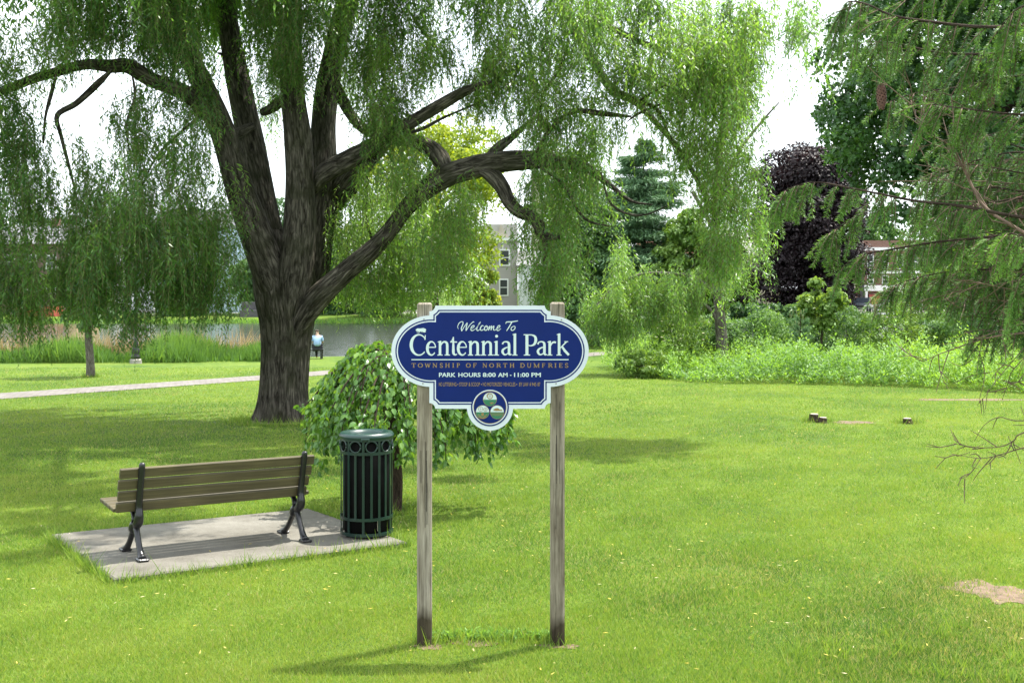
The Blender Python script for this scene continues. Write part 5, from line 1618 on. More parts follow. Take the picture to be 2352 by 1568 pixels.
# ------------------------------------------------------------------ the near spruce on the right
spr = empty('spruce_tree', (3.55, 4.6, float(gz(3.55, 4.6))), 'near spruce whose drooping boughs with cones and bare twigs hang in from the right', 'tree')
sb = np.array((3.55, 4.6, float(gz(3.55, 4.6))))
TT_ = Tubes()
TT_.add([sb - (0, 0, .2), sb + (0, 0, .3), sb + (0.02, 0, 3), sb + (0, 0, 6.5), sb + (0, 0, 9)], [.2, .16, .13, .08, .02], 20, 6, .05)
rg = np.random.default_rng(99)
FR = []       # fronds: start, direction, length, tint
def bough(pts, w0, w1, Y0, Y1, nf, fl=.2, tint=.45, droop=.75, sub=6, side=.5, bare=False, t0=0.0):
    P = np.array([W(x, y, Y0 + (Y1 - Y0) * i / (len(pts) - 1)) for i, (x, y) in enumerate(pts)])
    r = np.linspace(w0 * .5, w1 * .6, len(pts)) / 2
    TT_.add(P, r, 8, sub, .05)
    D_ = catmull(P, 8)
    T_ = norm(np.gradient(D_, axis=0))
    for k in range(int(nf * 1.15)):
        i = rg.integers(int(t0 * (len(D_) - 1)), len(D_))
        tip = i / (len(D_) - 1)
        sd = np.cross(T_[i], (0, 0, 1)); sd /= max(np.linalg.norm(sd), 1e-6)
        d = norm(T_[i] * rg.uniform(.1, .7) + sd * rg.choice((-1, 1)) * rg.uniform(0, side) + np.array((0, 0, -droop * rg.uniform(.5, 1.8))) + rg.normal(0, .15, 3))
        FR.append((D_[i], d, fl * rg.uniform(.45, 1.25), tint - .12 + rg.normal(0, .14) + .15 * tip))
    FR.append((D_[-1], norm(T_[-1] + (0, 0, -.25)), fl * .8, tint + .3))
YB = 5.1
bough([(2950, 120), (2600, 70), (2400, 60), (2250, 62), (2120, 48), (2050, 36), (1990, 10), (1950, 4), (1935, 22)], .04, .008, 4.7, YB, 62, .22, .42)
bough([(2950, 200), (2600, 130), (2400, 120), (2250, 125), (2150, 120), (2060, 100), (2000, 95)], .035, .008, 4.7, 5.3, 60, .22, .4)
bough([(2900, 260), (2600, 120), (2420, 60), (2352, 55), (2320, 100), (2290, 140), (2275, 165)], .03, .008, 4.8, 5.0, 26, .16, .5)
bough([(2900, 230), (2600, 190), (2420, 170), (2300, 180), (2200, 200), (2100, 215), (2040, 235)], .03, .007, 4.9, 5.5, 48, .18, .35)
bough([(2950, 360), (2650, 300), (2420, 270), (2300, 260), (2220, 250), (2140, 240)], .03, .007, 4.7, 4.9, 46, .19, .5)
bough([(2950, -60), (2600, -60), (2400, -50), (2250, -30), (2150, -20), (2070, 5)], .04, .008, 4.9, 5.4, 40, .22, .4)
bough([(2900, 20), (2600, 0), (2420, 0), (2340, 20), (2300, 60)], .035, .008, 4.5, 4.7, 34, .22, .55)
bough([(2950, 560), (2600, 530), (2352, 500), (2217, 475), (2100, 461), (2019, 445), (1953, 432), (1871, 419), (1805, 438), (1778, 472)], .035, .006, 4.7, YB, 66, .125, .6, .85, t0=.3)
bough([(2900, 640), (2600, 560), (2352, 540), (2240, 548), (2151, 556), (2052, 572), (1985, 585), (1940, 610), (1930, 628)], .03, .006, 4.8, 5.2, 50, .13, .52, .85, t0=.3)
bough([(2800, 640), (2500, 560), (2400, 545), (2352, 542), (2309, 536), (2262, 552)], .025, .007, 4.4, 4.6, 18, .16, .9, .5, t0=.4)
bough([(2900, 440), (2600, 380), (2420, 360), (2330, 350), (2240, 370), (2180, 400)], .03, .007, 4.8, 5.4, 40, .18, .4)
bough([(2800, 620), (2520, 600), (2400, 610), (2340, 640), (2325, 690)], .025, .007, 4.3, 4.5, 22, .17, .6)
bough([(1990, 470), (1960, 500), (1930, 520), (1900, 540)], .01, .005, 5.15, 5.2, 16, .15, .6, .8)
bough([(2900, 720), (2600, 640), (2352, 620), (2200, 622), (2100, 640), (2030, 668)], .025, .006, 4.8, 5.3, 40, .14, .4, .85, t0=.3)
bough([(2900, 520), (2600, 470), (2352, 440), (2250, 430), (2160, 450), (2100, 500)], .025, .006, 4.8, 5.5, 40, .15, .4, .85, t0=.3)
# inner half bare boughs, dull
for k in range(26):
    y = 300 + k * 17.5 + rg.uniform(-15, 15)
    xe = rg.uniform(2060, 2260) + max(0, (y - 520)) * .45
    x1 = (2900 + xe) / 2
    yy = y + rg.uniform(-40, 60)
    bough([(2900, y - 60), (2560, y - 30 + rg.uniform(-20, 20)), (2380, y + rg.uniform(-25, 25)), (xe + 90, yy), (xe, yy + rg.uniform(-20, 50))], .022, .004, 4.8, rg.uniform(5.0, 6.2), int(rg.uniform(14, 28)), .16, .25, .8, t0=.35)
# bare brown limb and dead twigs
DEAD = Tubes()
def dead(pts, w0, w1, Y0, Y1, twigs=0, tl=.22):
    P = np.array([W(x, y, Y0 + (Y1 - Y0) * i / (len(pts) - 1)) for i, (x, y) in enumerate(pts)])
    DEAD.add(P, np.linspace(w0, w1, len(pts)) * .36, 6, 4, .1)
    D_ = catmull(P, 6); T_ = norm(np.gradient(D_, axis=0))
    for k in range(twigs):
        i = rg.integers(len(D_))
        d = norm(T_[i] * rg.uniform(.3, 1) + rg.normal(0, .55, 3) + (0, 0, -.15))
        l = tl * rg.uniform(.4, 1.2)
        m = D_[i] + d * l * .5 + rg.normal(0, .012, 3); e = D_[i] + d * l + np.array((0, 0, -.04)) * rg.uniform(-1, 1)
        DEAD.add([D_[i], m, e], [.0026, .002, .0012], 5, 2)
        if rg.uniform() < .35:
            d2 = norm(d + rg.normal(0, .5, 3)); DEAD.add([m, m + d2 * l * .4], [.0024, .0012], 5, 1)
dead([(2283, 494), (2250, 461), (2217, 396), (2184, 336), (2118, 297), (2092, 231)], .02, .006, 4.9, 5.1, 26, .26)
dead([(2600, 640), (2400, 560), (2283, 494)], .03, .02, 4.7, 4.9, 10)
dead([(2184, 336), (2190, 280), (2185, 220)], .012, .006, 5.0, 5.1, 8)
for k in range(20):
    y = rg.uniform(330, 830); x = rg.uniform(2080, 2250) + max(0, y - 600) * .3
    dead([(2700, y - 30 + rg.uniform(-60, 60)), (2450, y - 40 + rg.uniform(-40, 40)), (x + 110, y + rg.uniform(-30, 30)), (x, y + rg.uniform(-40, 60))], .009, .0025, 4.7, rg.uniform(4.9, 5.8), 9, .2)
dead([(2500, 950), (2352, 993), (2330, 1010), (2304, 1024), (2260, 1028), (2220, 1024), (2192, 1018)], .009, .003, 4.8, 5.1, 12, .13)
dead([(2500, 1000), (2352, 1028), (2304, 1042), (2253, 1052), (2185, 1042)], .009, .003, 4.8, 5.1, 8, .12)
dead([(2253, 1052), (2238, 1075), (2216, 1100)], .005, .002, 5.1, 5.1, 4, .08)
dead([(2480, 940), (2348, 966), (2295, 958), (2260, 977), (2238, 1013)], .007, .003, 4.8, 5.1, 6, .11)
dead([(2460, 700), (2348, 826), (2324, 854), (2313, 885), (2302, 918)], .007, .003, 4.8, 5.1, 6, .1)
dead([(2420, 720), (2300, 860), (2270, 900), (2245, 930)], .006, .002, 4.9, 5.1, 5, .1)
dead([(2500, 760), (2300, 770), (2180, 805), (2120, 830)], .014, .004, 4.8, 5.3, 10, .16)
dead([(2480, 900), (2400, 870), (2330, 880), (2300, 905)], .007, .003, 4.8, 5.0, 5, .1)
TT_.build('trunk', M['brown_bark'], spr)
DEAD.build('dead_twig', M['twig'], spr)
# needles along every frond
VP, VA, VN, VL, VT = [], [], [], [], []
FT = Tubes()
for s, d, l, t in FR:
    end = s + d * l + np.array((0, 0, -.18 * l))
    mid = s + d * l * .55
    cur = catmull(np.array([s, mid, end]), 6)
    FT.add(cur[::3], np.linspace(.0028, .0012, len(cur[::3])), 4, 1)
    ns = [(cur, 1.0)]
    sdv = np.cross(d, (0, 0, 1)); sdv = sdv / max(np.linalg.norm(sdv), 1e-6)
    for q in range(int(.6 + l * 7)):
        i = rg.integers(2, len(cur) - 1); sg = rg.choice((-1, 1))
        dd = norm(norm(cur[i] - cur[i - 1]) * .8 + sdv * sg * .75 + rg.normal(0, .12, 3) + (0, 0, -.15))
        ln = l * .42 * (1 - i / len(cur) * .6) * rg.uniform(.6, 1.1)
        ns.append((np.array([cur[i], cur[i] + dd * ln * .5, cur[i] + dd * ln + (0, 0, -.02)]), .85))
    for c, sc_ in ns:
        seg = np.linalg.norm(np.diff(c, axis=0), axis=1); tot = seg.sum()
        m = max(8, int(tot / .00115))
        cum = np.concatenate([[0], np.cumsum(seg)])
        u = np.sort(rg.uniform(0, tot, m))
        p = np.stack([np.interp(u, cum, c[:, j]) for j in range(3)], 1)
        tv = norm(np.stack([np.interp(u, cum, np.gradient(c[:, j], cum)) for j in range(3)], 1))
        sd = rdir(m, rg); sd -= tv * (sd * tv).sum(1, keepdims=True); sd = norm(sd)
        a = norm(tv * .6 + sd * .95)
        VP.append(p); VA.append(a); VN.append(sd + rg.normal(0, .3, (m, 3))); VL.append(rg.uniform(.016, .024, m) * sc_)
        VT.append(np.clip(t + .35 * (u / tot) ** 3 + rg.normal(0, .1, m), 0, 1))
FT.build('frond_twig', M['twig'], spr)
VP, VA, VN, VL, VT = map(np.concatenate, (VP, VA, VN, VL, VT))
print('needles', len(VP))
leaves('crown', VP, VA, VN, VL, VL * .13, VT, M['spruce_needle'], spr)
# cones
M['cone'] = plain('spruce_cone', (0.12, 0.05, 0.042), .6, var=.35, scale=60)
def cone(px, y0, y1, Y, lean):
    a, b = W(px, y0, Y), W(px + lean, y1, Y)
    L = np.linalg.norm(b - a); ax = (b - a) / L
    u = np.cross(ax, (0, 1, 0)); u /= np.linalg.norm(u); v = np.cross(ax, u)
    q = MB()
    n = 90
    for i in range(n):
        f = i / n; r = .020 * (math.sin(math.pi * (f * .86 + .1))) ** .55
        t = i * 2.39996
        o = u * math.cos(t) + v * math.sin(t); s = np.cross(ax, o)
        c = a + ax * L * f
        wv = .0095; ll = .017
        root = c + o * r * .45
        tip = c + o * r * 1.08 + ax * ll
        mid = c + o * r * 1.05 + ax * ll * .4
        q._add([tuple(root - s * wv * .6), tuple(mid - s * wv), tuple(tip - s * wv * .35), tuple(tip + s * wv * .35), tuple(mid + s * wv), tuple(root + s * wv * .6), tuple(mid + o * .003)],
               [(0, 1, 6), (1, 2, 6), (2, 3, 6), (3, 4, 6), (4, 5, 6), (5, 0, 6)])
    q.build('cone', M['cone'], spr)
cone(2272, 162, 242, 5.0, 4); cone(2024, 190, 246, 5.2, 1)
cone(2340, 450, 500, 5.0, 3); cone(1985, 40, 70, 5.2, -2)

# ------------------------------------------------------------------ stumps
M['stump_wood'] = plain('stump_wood', (0.42, 0.36, 0.28), .9, var=.25, scale=25)
def stump(name, px, py, r, h, label, tilt, seed):
    c = G(px, py)
    e = empty(name, c, label, 'tree stump', 'cut stumps in the lawn')
    T = Tubes()
    top = c + np.array((tilt, 0, h))
    T.add([c - (0, 0, .06), c + (0, 0, .02), c + (tilt * .6, 0, h * .6), top - (0, 0, .004)], [r * 1.5, r * 1.22, r, r * .98], 20, 3, .1, None, seed)
    T.build('stump_bark', M['brown_bark'], e)
    q = MB(); q.lathe([(r * .88, 0), (r * .86, .012), (r * .3, .014)], 20, tuple(top - (0, 0, .002))); q.build('cut_face', M['stump_wood'], e)
stump('tree_stump', 1869, 969, .085, .15, 'pale cut stump on bare soil, the taller of the close pair', .01, 1)
stump('tree_stump', 1888, 971, .075, .10, 'low cut stump touching the taller one on bare soil', .02, 2)
stump('tree_stump', 2085, 973, .08, .10, 'lone small stump with a white cut face in the grass', -.01, 3)

# ------------------------------------------------------------------ lamp posts
M['black_metal'] = plain('black_metal', (0.012, 0.013, 0.014), .35, var=.3)
M['footing'] = plain('footing_concrete', (0.30, 0.28, 0.25), .9, var=.15)
M['lamp_glass'] = plain('lamp_glass', (0.55, 0.56, 0.55), .25)
def lamp(px, py, Y, h, label):
    X = (px - 1176) / F * Y
    g = float(ground_full(X, Y))
    e = empty('lamp_post', (X, Y, g), label, 'lamp post', 'black lamp posts')
    q = MB(); q.lathe([(.24, -.15), (.24, .16), (.2, .2), (.15, .2)], 20, (X, Y, g)); q.build('footing', M['footing'], e)
    q = MB(); q.lathe([(.19, .2), (.19, .32), (.15, .36), (.17, .44), (.14, .62), (.10, .72), (.12, .78), (.07, .95), (.055, 1.1), (.05, h - .5), (.08, h - .45), (.05, h - .38)], 20, (X, Y, g)); q.build('pole', M['black_metal'], e, True)
    q = MB(); q.lathe([(.10, h - .38), (.17, h - .02), (.16, h)], 10, (X, Y, g)); q.build('lantern', M['lamp_glass'], e)
    q = MB(); q.lathe([(.2, h), (.14, h + .1), (.04, h + .16), (.02, h + .26)], 16, (X, Y, g)); q.build('lamp_cap', M['black_metal'], e)
lamp(312, 835, 47.8, 3.3, 'black lamp post on a round concrete footing before the left reeds')
lamp(1405, 801, 60.5, 3.3, 'black lamp post on a concrete footing where the path meets the water')

# ------------------------------------------------------------------ person sitting by the water
PX, PY = -8.93, 52.6
pg = float(gz(PX, PY))
wb = empty('shore_bench', (PX, PY, pg), 'dark simple bench by the water that the person sits on', 'bench')
q = MB(); q.box((PX - .45, PY + .1, pg + .44), (1.5, .42, .05), bev=.01); q.build('seat', M['black_metal'], wb)
for dx in (-1.05, .18):
    for dy in (-.06, .26):
        q = MB(); q.box((PX + dx, PY + dy, pg + .2), (.06, .06, .44)); q.build('leg', M['black_metal'], wb)
M['skin'] = plain('skin', (0.45, 0.28, 0.2), .5)
M['blue_shirt'] = plain('blue_shirt', (0.27, 0.40, 0.60), .85, var=.1, scale=6)
M['dark_cloth'] = plain('dark_trousers', (0.02, 0.02, 0.025), .9)
M['hair'] = plain('brown_hair', (0.05, 0.028, 0.018), .6)
def skin_body(name, verts, edges, radii, mat, parent, lv=2):
    me = bpy.data.meshes.new(name)
    me.from_pydata([(PX + x, PY + y, pg + z) for x, y, z in verts], edges, [])
    o = link(name, me, mat, parent)
    md = o.modifiers.new('skin', 'SKIN')
    lay = me.skin_vertices[0] if me.skin_vertices else None
    if lay is None:
        bpy.context.view_layer.objects.active = o
        o.select_set(True)
        bpy.ops.mesh.customdata_skin_add()
        lay = me.skin_vertices[0]
    for i, r in enumerate(radii):
        lay.data[i].radius = (r, r) if np.isscalar(r) else r
        lay.data[i].use_root = (i == 0)
    s = o.modifiers.new('smooth', 'SUBSURF'); s.levels = lv; s.render_levels = lv
    return o
body_v = [(0, .04, .56), (0, .05, .78), (-.01, .10, 1.0), (-.02, .14, 1.1), (-.03, .17, 1.18), (-.04, .21, 1.30),
          (-.19, .10, 1.02), (-.25, .16, .80), (-.16, .36, .68), (-.12, .42, .66),
          (.17, .10, 1.02), (.23, .16, .80), (.14, .36, .68), (.10, .42, .66),
          (-.10, .10, .54), (-.12, .48, .54), (-.12, .50, .28), (-.12, .50, .08), (-.12, .60, .05),
          (.10, .10, .54), (.12, .48, .54), (.12, .50, .28), (.12, .50, .08), (.12, .60, .05)]
body_e = [(0, 1), (1, 2), (2, 3), (3, 4), (4, 5), (2, 6), (6, 7), (7, 8), (8, 9), (2, 10), (10, 11), (11, 12), (12, 13), (0, 14), (14, 15), (15, 16), (16, 17), (17, 18), (0, 19), (19, 20), (20, 21), (21, 22), (22, 23)]
body_r = [.15, .14, .15, .07, .055, (.085, .105), .06, .045, .035, .03, .06, .045, .035, .03, .085, .065, .055, .04, .035, .085, .065, .055, .04, .035]
per = empty('person', (PX, PY, pg), 'person in a light blue shirt sitting hunched by the water, back turned', 'person')
skin_body('body', body_v, body_e, body_r, M['skin'], per)
sh_i = [0, 1, 2, 6, 7, 10, 11]
skin_body('shirt', [body_v[i] for i in sh_i], [(0, 1), (1, 2), (2, 3), (3, 4), (2, 5), (5, 6)], [.19, .195, .17, .085, .06, .085, .06], M['blue_shirt'], per)
tr_i = [0, 14, 15, 16, 17, 19, 20, 21, 22]
skin_body('trousers', [body_v[i] for i in tr_i], [(0, 1), (1, 2), (2, 3), (3, 4), (0, 5), (5, 6), (6, 7), (7, 8)], [.17, .1, .078, .068, .055, .1, .078, .068, .055], M['dark_cloth'], per)
skin_body('hair', [(-.04, .15, 1.25), (-.04, .165, 1.35)], [(0, 1)], [.105, .11], M['hair'], per)
# ------------------------------------------------------------------ buildings and street on the far bank
def brick_mat(name, c1, c2, mort, scale=6.0):
    m, n, b, o = mat_new(name)
    tc = nnode(n, 'ShaderNodeTexCoord')
    mp = nnode(n, 'ShaderNodeMapping'); mp.inputs['Rotation'].default_value = (R(90), 0, 0)
    n.links.new(tc.outputs['Object'], mp.inputs['Vector'])
    br = nnode(n, 'ShaderNodeTexBrick', Scale=scale)
    br.inputs['Color1'].default_value = (*c1, 1); br.inputs['Color2'].default_value = (*c2, 1); br.inputs['Mortar'].default_value = (*mort, 1)
    br.inputs['Mortar Size'].default_value = .015
    n.links.new(mp.outputs[0], br.inputs['Vector']); n.links.new(br.outputs['Color'], b.inputs['Base Color'])
    b.inputs['Roughness'].default_value = .9
    return m
def siding_mat(name, col, step=.16, dark=.72):
    m, n, b, o = mat_new(name)
    tc = nnode(n, 'ShaderNodeTexCoord')
    sp = nnode(n, 'ShaderNodeSeparateXYZ'); n.links.new(tc.outputs['Object'], sp.inputs[0])
    md = nnode(n, 'ShaderNodeMath', operation='PINGPONG'); md.inputs[1].default_value = step
    n.links.new(sp.outputs['Z'], md.inputs[0])
    c = np.array(col)
    r = rampn(n, [(0.0, tuple(c * dark)), (0.12, tuple(c))]); r.color_ramp.interpolation = 'LINEAR'
    dv = nnode(n, 'ShaderNodeMath', operation='DIVIDE'); dv.inputs[1].default_value = step
    n.links.new(md.outputs[0], dv.inputs[0]); n.links.new(dv.outputs[0], r.inputs['Fac'])
    n.links.new(r.outputs['Color'], b.inputs['Base Color'])
    b.inputs['Roughness'].default_value = .7
    return m
M['red_brick'] = brick_mat('red_brick', (.15, .07, .052), (.19, .09, .066), (.3, .26, .22))
M['brown_brick'] = brick_mat('brown_brick', (.10, .065, .05), (.14, .09, .07), (.18, .15, .13))
M['grey_siding'] = siding_mat('grey_siding', (.33, .31, .30), .12)
M['white_siding'] = siding_mat('white_siding', (.62, .64, .66), .12)
M['blue_siding'] = siding_mat('blue_siding', (.42, .53, .60), .2, .85)
M['grey_roof'] = plain('grey_roof', (.20, .20, .21), .9, var=.15, scale=3)
M['pale_roof'] = plain('pale_roof', (.42, .40, .38), .9, var=.1, scale=3)
M['red_roof'] = plain('red_roof', (.30, .12, .09), .9, var=.2, scale=3)
M['stucco'] = plain('stucco', (.44, .39, .32), .9, var=.08)
M['tan_wall'] = plain('tan_wall', (.50, .33, .17), .9)
M['trim_white'] = plain('trim_white', (.72, .72, .72), .6, var=.04)
M['glass'] = plain('window_glass', (.03, .035, .04), .1, spec=.6)
M['dark_wall'] = plain('dark_wall', (.07, .065, .07), .9, var=.3, scale=2)
M['netting'] = plain('orange_netting', (.55, .12, .08), .8, var=.2, scale=4)
M['stone'] = plain('stone', (.30, .27, .25), .9, var=.2, scale=3)
M['awning_dark'] = plain('signboard_dark', (.07, .06, .065), .6)
M['poster_red'] = plain('poster_red', (.28, .05, .04), .6)
M['poster_yellow'] = plain('poster_yellow', (.45, .33, .1), .6)

GB = -.36
def bx(parent, name, mat, px0, px1, py0, py1, Y, depth, bev=0, z0=None):
    """a box whose front face spans columns px0..px1 and rows py0 (top)..py1 at distance Y"""
    a, b = W(px0, py0, Y), W(px1, py1, Y)
    zl = b[2] if z0 is None else z0
    q = MB(); q.box(((a[0] + b[0]) / 2, Y + depth / 2, (a[2] + zl) / 2), (b[0] - a[0], depth, a[2] - zl), bev=bev)
    return q.build(name, mat, parent)
def window(parent, px0, px1, py0, py1, Y, frame='trim_white', mull=True):
    o = bx(parent, 'window', M[frame], px0, px1, py0, py1, Y - .10, .12)
    fw = (px1 - px0) * .14
    g = bx(o, 'pane', M['glass'], px0 + fw, px1 - fw, py0 + fw, py1 - fw, Y - .14, .03)
    if mull:
        m = (py0 + py1) / 2
        bx(o, 'sash', M[frame], px0 + fw, px1 - fw, m - .8, m + .8, Y - .17, .02)
    return o

# grey house with the white framed window
YG = 131
gh = empty('grey_house', at(1160, YG), 'grey sided three storey house with a white framed window behind the pond', 'house')
bx(gh, 'wall', M['grey_siding'], 1108, 1189, 553, 730, YG, 8, z0=GB)
bx(gh, 'cornice', M['trim_white'], 1105, 1191, 546, 552.6, YG - .25, 8.4)
bx(gh, 'parapet', M['pale_roof'], 1112, 1188, 515, 545.7, YG + .4, 6)
window(gh, 1146, 1172, 572, 611, YG); window(gh, 1116, 1134, 572, 611, YG); window(gh, 1146, 1168, 640, 680, YG)
bx(gh, 'gutter', M['trim_white'], 1154, 1156, 552, 572, YG - .12, .1)
a = W(1141, 512, YG + .2)
q = MB(); q.prism([(W(1140, 545, YG)[0], W(1140, 545, YG)[2]), (W(1150, 514, YG)[0], W(1150, 514, YG)[2]), (W(1168, 545, YG)[0], W(1168, 545, YG)[2])], YG + .15, YG + .38)
q.build('gable', M['stucco'], gh)
wing = empty('white_house', at(1215, YG - 1), 'white clapboard house beside the grey one behind the pond', 'house')
bx(wing, 'wall', M['white_siding'], 1191, 1262, 610, 730, YG - 1, 7, z0=GB)
c0, c1 = W(1191, 610, YG - 1), W(1262, 610, YG - 1)
q = MB(); q.gable(c0[0], c1[0], YG - 1, YG + 6, c0[2] + .002, c0[2] + 1.8, .25); q.build('roof', M['grey_roof'], wing)
window(wing, 1212, 1226, 640, 668, YG - 1)
tw = empty('church_tower', at(1231, 170), 'pale stone tower rising far behind the white house', 'tower')
bx(tw, 'wall', M['stucco'], 1221, 1243, 405, 740, 170, 3, z0=GB)
c0, c1 = W(1220, 405, 170), W(1244, 405, 170)
q = MB(); q._add([(c0[0], 169.8, c0[2]), (c1[0], 169.8, c0[2]), (c1[0], 173.2, c0[2]), (c0[0], 173.2, c0[2]), ((c0[0] + c1[0]) / 2, 171.5, c0[2] + 2.0)], [(0, 1, 4), (1, 2, 4), (2, 3, 4), (3, 0, 4), (3, 2, 1, 0)]); q.build('roof', M['grey_roof'], tw)

# brown house and orange netting on the left
YH = 133
bh = empty('brown_house', at(60, YH), 'dark brown brick house with a grey roof on the far left bank', 'house')
bx(bh, 'wall', M['brown_brick'], -110, 148, 560, 730, YH, 8, z0=GB)
c0, c1 = W(-110, 560, YH), W(148, 560, YH)
q = MB(); q.gable(c0[0], c1[0], YH, YH + 8, c0[2] + .002, c0[2] + 2.4, .4); rf = q.build('roof', M['grey_roof'], bh)
bx(rf, 'chimney', M['red_brick'], 118, 132, 500, 552, YH + 3.4, 1.2)
for x in (10, 60, 105):
    window(bh, x, x + 24, 585, 618, YH); window(bh, x, x + 24, 640, 675, YH)
tn = empty('tan_house', at(160, YH + 1), 'tan walled narrow house beside the brown one', 'house')
bx(tn, 'wall', M['tan_wall'], 150, 176, 585, 730, YH + 1, 7, z0=GB)
c0, c1 = W(150, 585, YH + 1), W(176, 585, YH + 1)
q = MB(); q.gable(c0[0], c1[0], YH + 1, YH + 8, c0[2] + .002, c0[2] + 1.4, .3); q.build('roof', M['grey_roof'], tn)
window(tn, 163, 173, 610, 634, YH + 1)
wf = empty('net_fence', at(95, 122), 'orange plastic safety netting strung along the far bank', 'fence')
bx(wf, 'netting', M['netting'], 38, 145, 703, 727, 122, .03)
for x in (38, 74, 110, 144):
    bx(wf, 'post', M['stone'], x - 1, x + 1, 699, 732, 122.06, .08)
# pale blue metal building
YB2 = 132
bb = empty('blue_building', at(500, YB2), 'pale blue metal sided building behind the left side of the trunk', 'building')
bx(bb, 'wall', M['blue_siding'], 360, 567, 524, 730, YB2, 9, z0=GB)
bx(bb, 'roof', M['pale_roof'], 380, 545, 482, 523.4, YB2 + .6, 7)
bx(bb, 'fascia', M['grey_roof'], 358, 569, 520, 525, YB2 - .2, .18)
for x in (400, 455, 505): window(bb, x, x + 22, 580, 612, YB2)
bx(bb, 'corner_trim', M['trim_white'], 565, 568.6, 526, 730, YB2 - .05, .2, z0=GB)
wh = empty('white_house', at(300, YB2 + 6), 'white house half hidden by the left willow curtain', 'house')
bx(wh, 'wall', M['white_siding'], 262, 345, 600, 730, YB2 + 6, 7, z0=GB)
c0, c1 = W(262, 600, YB2 + 6), W(345, 600, YB2 + 6)
q = MB(); q.gable(c0[0], c1[0], YB2 + 6, YB2 + 13, c0[2] + .002, c0[2] + 2.2, .4); q.build('roof', M['grey_roof'], wh)
window(wh, 290, 305, 630, 660, YB2 + 6); window(wh, 318, 332, 630, 660, YB2 + 6)
rw = empty('retaining_wall', at(600, 121), 'dark stepped retaining wall on the far bank', 'wall')
bx(rw, 'wall_course', M['dark_wall'], 555, 700, 694, 712, 121.5, .8, .02); bx(rw, 'wall_course', M['dark_wall'], 550, 705, 712.4, 734, 120.9, 1.0, .02)
# red roofed house behind the conifer
rh = empty('red_roof_house', at(1570, 150), 'low house with a faded red roof behind the loose green tree', 'house')
bx(rh, 'wall', M['stucco'], 1480, 1660, 625, 735, 150, 9, z0=GB)
c0, c1 = W(1480, 625, 150), W(1660, 625, 150)
q = MB(); q.gable(c0[0], c1[0], 150, 159, c0[2] + .002, c0[2] + 4.2, .5); q.build('roof', M['red_roof'], rh)
for x in (1510, 1560, 1610): window(rh, x, x + 20, 645, 680, 150)
gr = empty('grey_roof_house', at(1730, 158), 'house with a light grey roof behind the copper maples', 'house')
bx(gr, 'wall', M['stucco'], 1680, 1790, 590, 735, 158, 9, z0=GB)
c0, c1 = W(1680, 590, 158), W(1790, 590, 158)
q = MB(); q.gable(c0[0], c1[0], 158, 167, c0[2] + .002, c0[2] + 4.0, .5); q.build('roof', M['pale_roof'], gr)
window(gr, 1720, 1738, 620, 655, 158)

# brick shops
YS = 139
s1 = empty('corner_shop', at(1925, YS), 'stucco fronted shop with a dark signboard and gabled roof across the street', 'shop')
bx(s1, 'wall', M['red_brick'], 1880, 1968, 560, 730, YS, 9, z0=GB)
bx(s1, 'shopfront', M['stucco'], 1885, 1966, 648, 730, YS - .25, .22, z0=GB)
sgn = bx(s1, 'signboard', M['awning_dark'], 1890, 1938, 657, 681, YS - .4, .12)
def spl(x, y): return np.stack([(np.asarray(x) - 1176) / F * (YS - .42), np.full(len(x), YS - .42), H - (np.asarray(y) - HOR) / F * (YS - .42)], 1)
text_mesh('ak’s', 1912, 1936, 661, 675, M['trim_white'], sgn, 0, .01, spl)
bx(s1, 'door', M['brown_brick'], 1950, 1963, 672, 724, YS - .36, .1, z0=GB)
bx(s1, 'display_window', M['glass'], 1892, 1936, 688, 716, YS - .38, .1)
bx(s1, 'cornice', M['trim_white'], 1878, 1970, 553, 559.6, YS - .3, .9)
c0, c1 = W(1900, 553, YS), W(1962, 530, YS)
q = MB(); q.prism([(W(1902, 552.4, YS)[0], W(1902, 552.4, YS)[2]), (W(1932, 533, YS)[0], W(1932, 533, YS)[2]), (W(1962, 552.4, YS)[0], W(1962, 552.4, YS)[2])], YS + .4, YS + 6); q.build('gable', M['stucco'], s1)
for x in (1893, 1918, 1943): window(s1, x, x + 14, 588, 630, YS)
s2 = empty('brick_shop', at(2050, YS), 'red brick two storey shop with a white columned front across the street', 'shop')
bx(s2, 'wall', M['red_brick'], 1969, 2150, 552, 730, YS + .3, 9, z0=GB)
bx(s2, 'cornice', M['trim_white'], 1969.6, 2152, 568, 575, YS - .1, .38); bx(s2, 'cornice', M['trim_white'], 1985, 2152, 622, 628, YS - .05, .33)
bx(s2, 'pilaster', M['dark_wall'], 1976, 1984, 626, 730, YS, .28, z0=GB)
bx(s2, 'fascia', M['trim_white'], 1986, 2140, 655, 668, YS - .2, .48)
for x in (1988, 2030, 2072, 2114): bx(s2, 'column', M['trim_white'], x, x + 5, 668.4, 730, YS - .3, .5, z0=GB)
for x in (1995, 2037, 2079):
    g = bx(s2, 'display_window', M['glass'], x, x + 34, 676, 718, YS - .02, .3)
bx(s2, 'poster', M['poster_red'], 1996, 2028, 676, 706, YS - .1, .06); bx(s2, 'poster', M['poster_yellow'], 2003, 2014, 684, 698, YS - .15, .04)
for x in (1992, 2026, 2060, 2094): window(s2, x, x + 15, 584, 618, YS + .3); window(s2, x, x + 15, 632, 652, YS + .3)
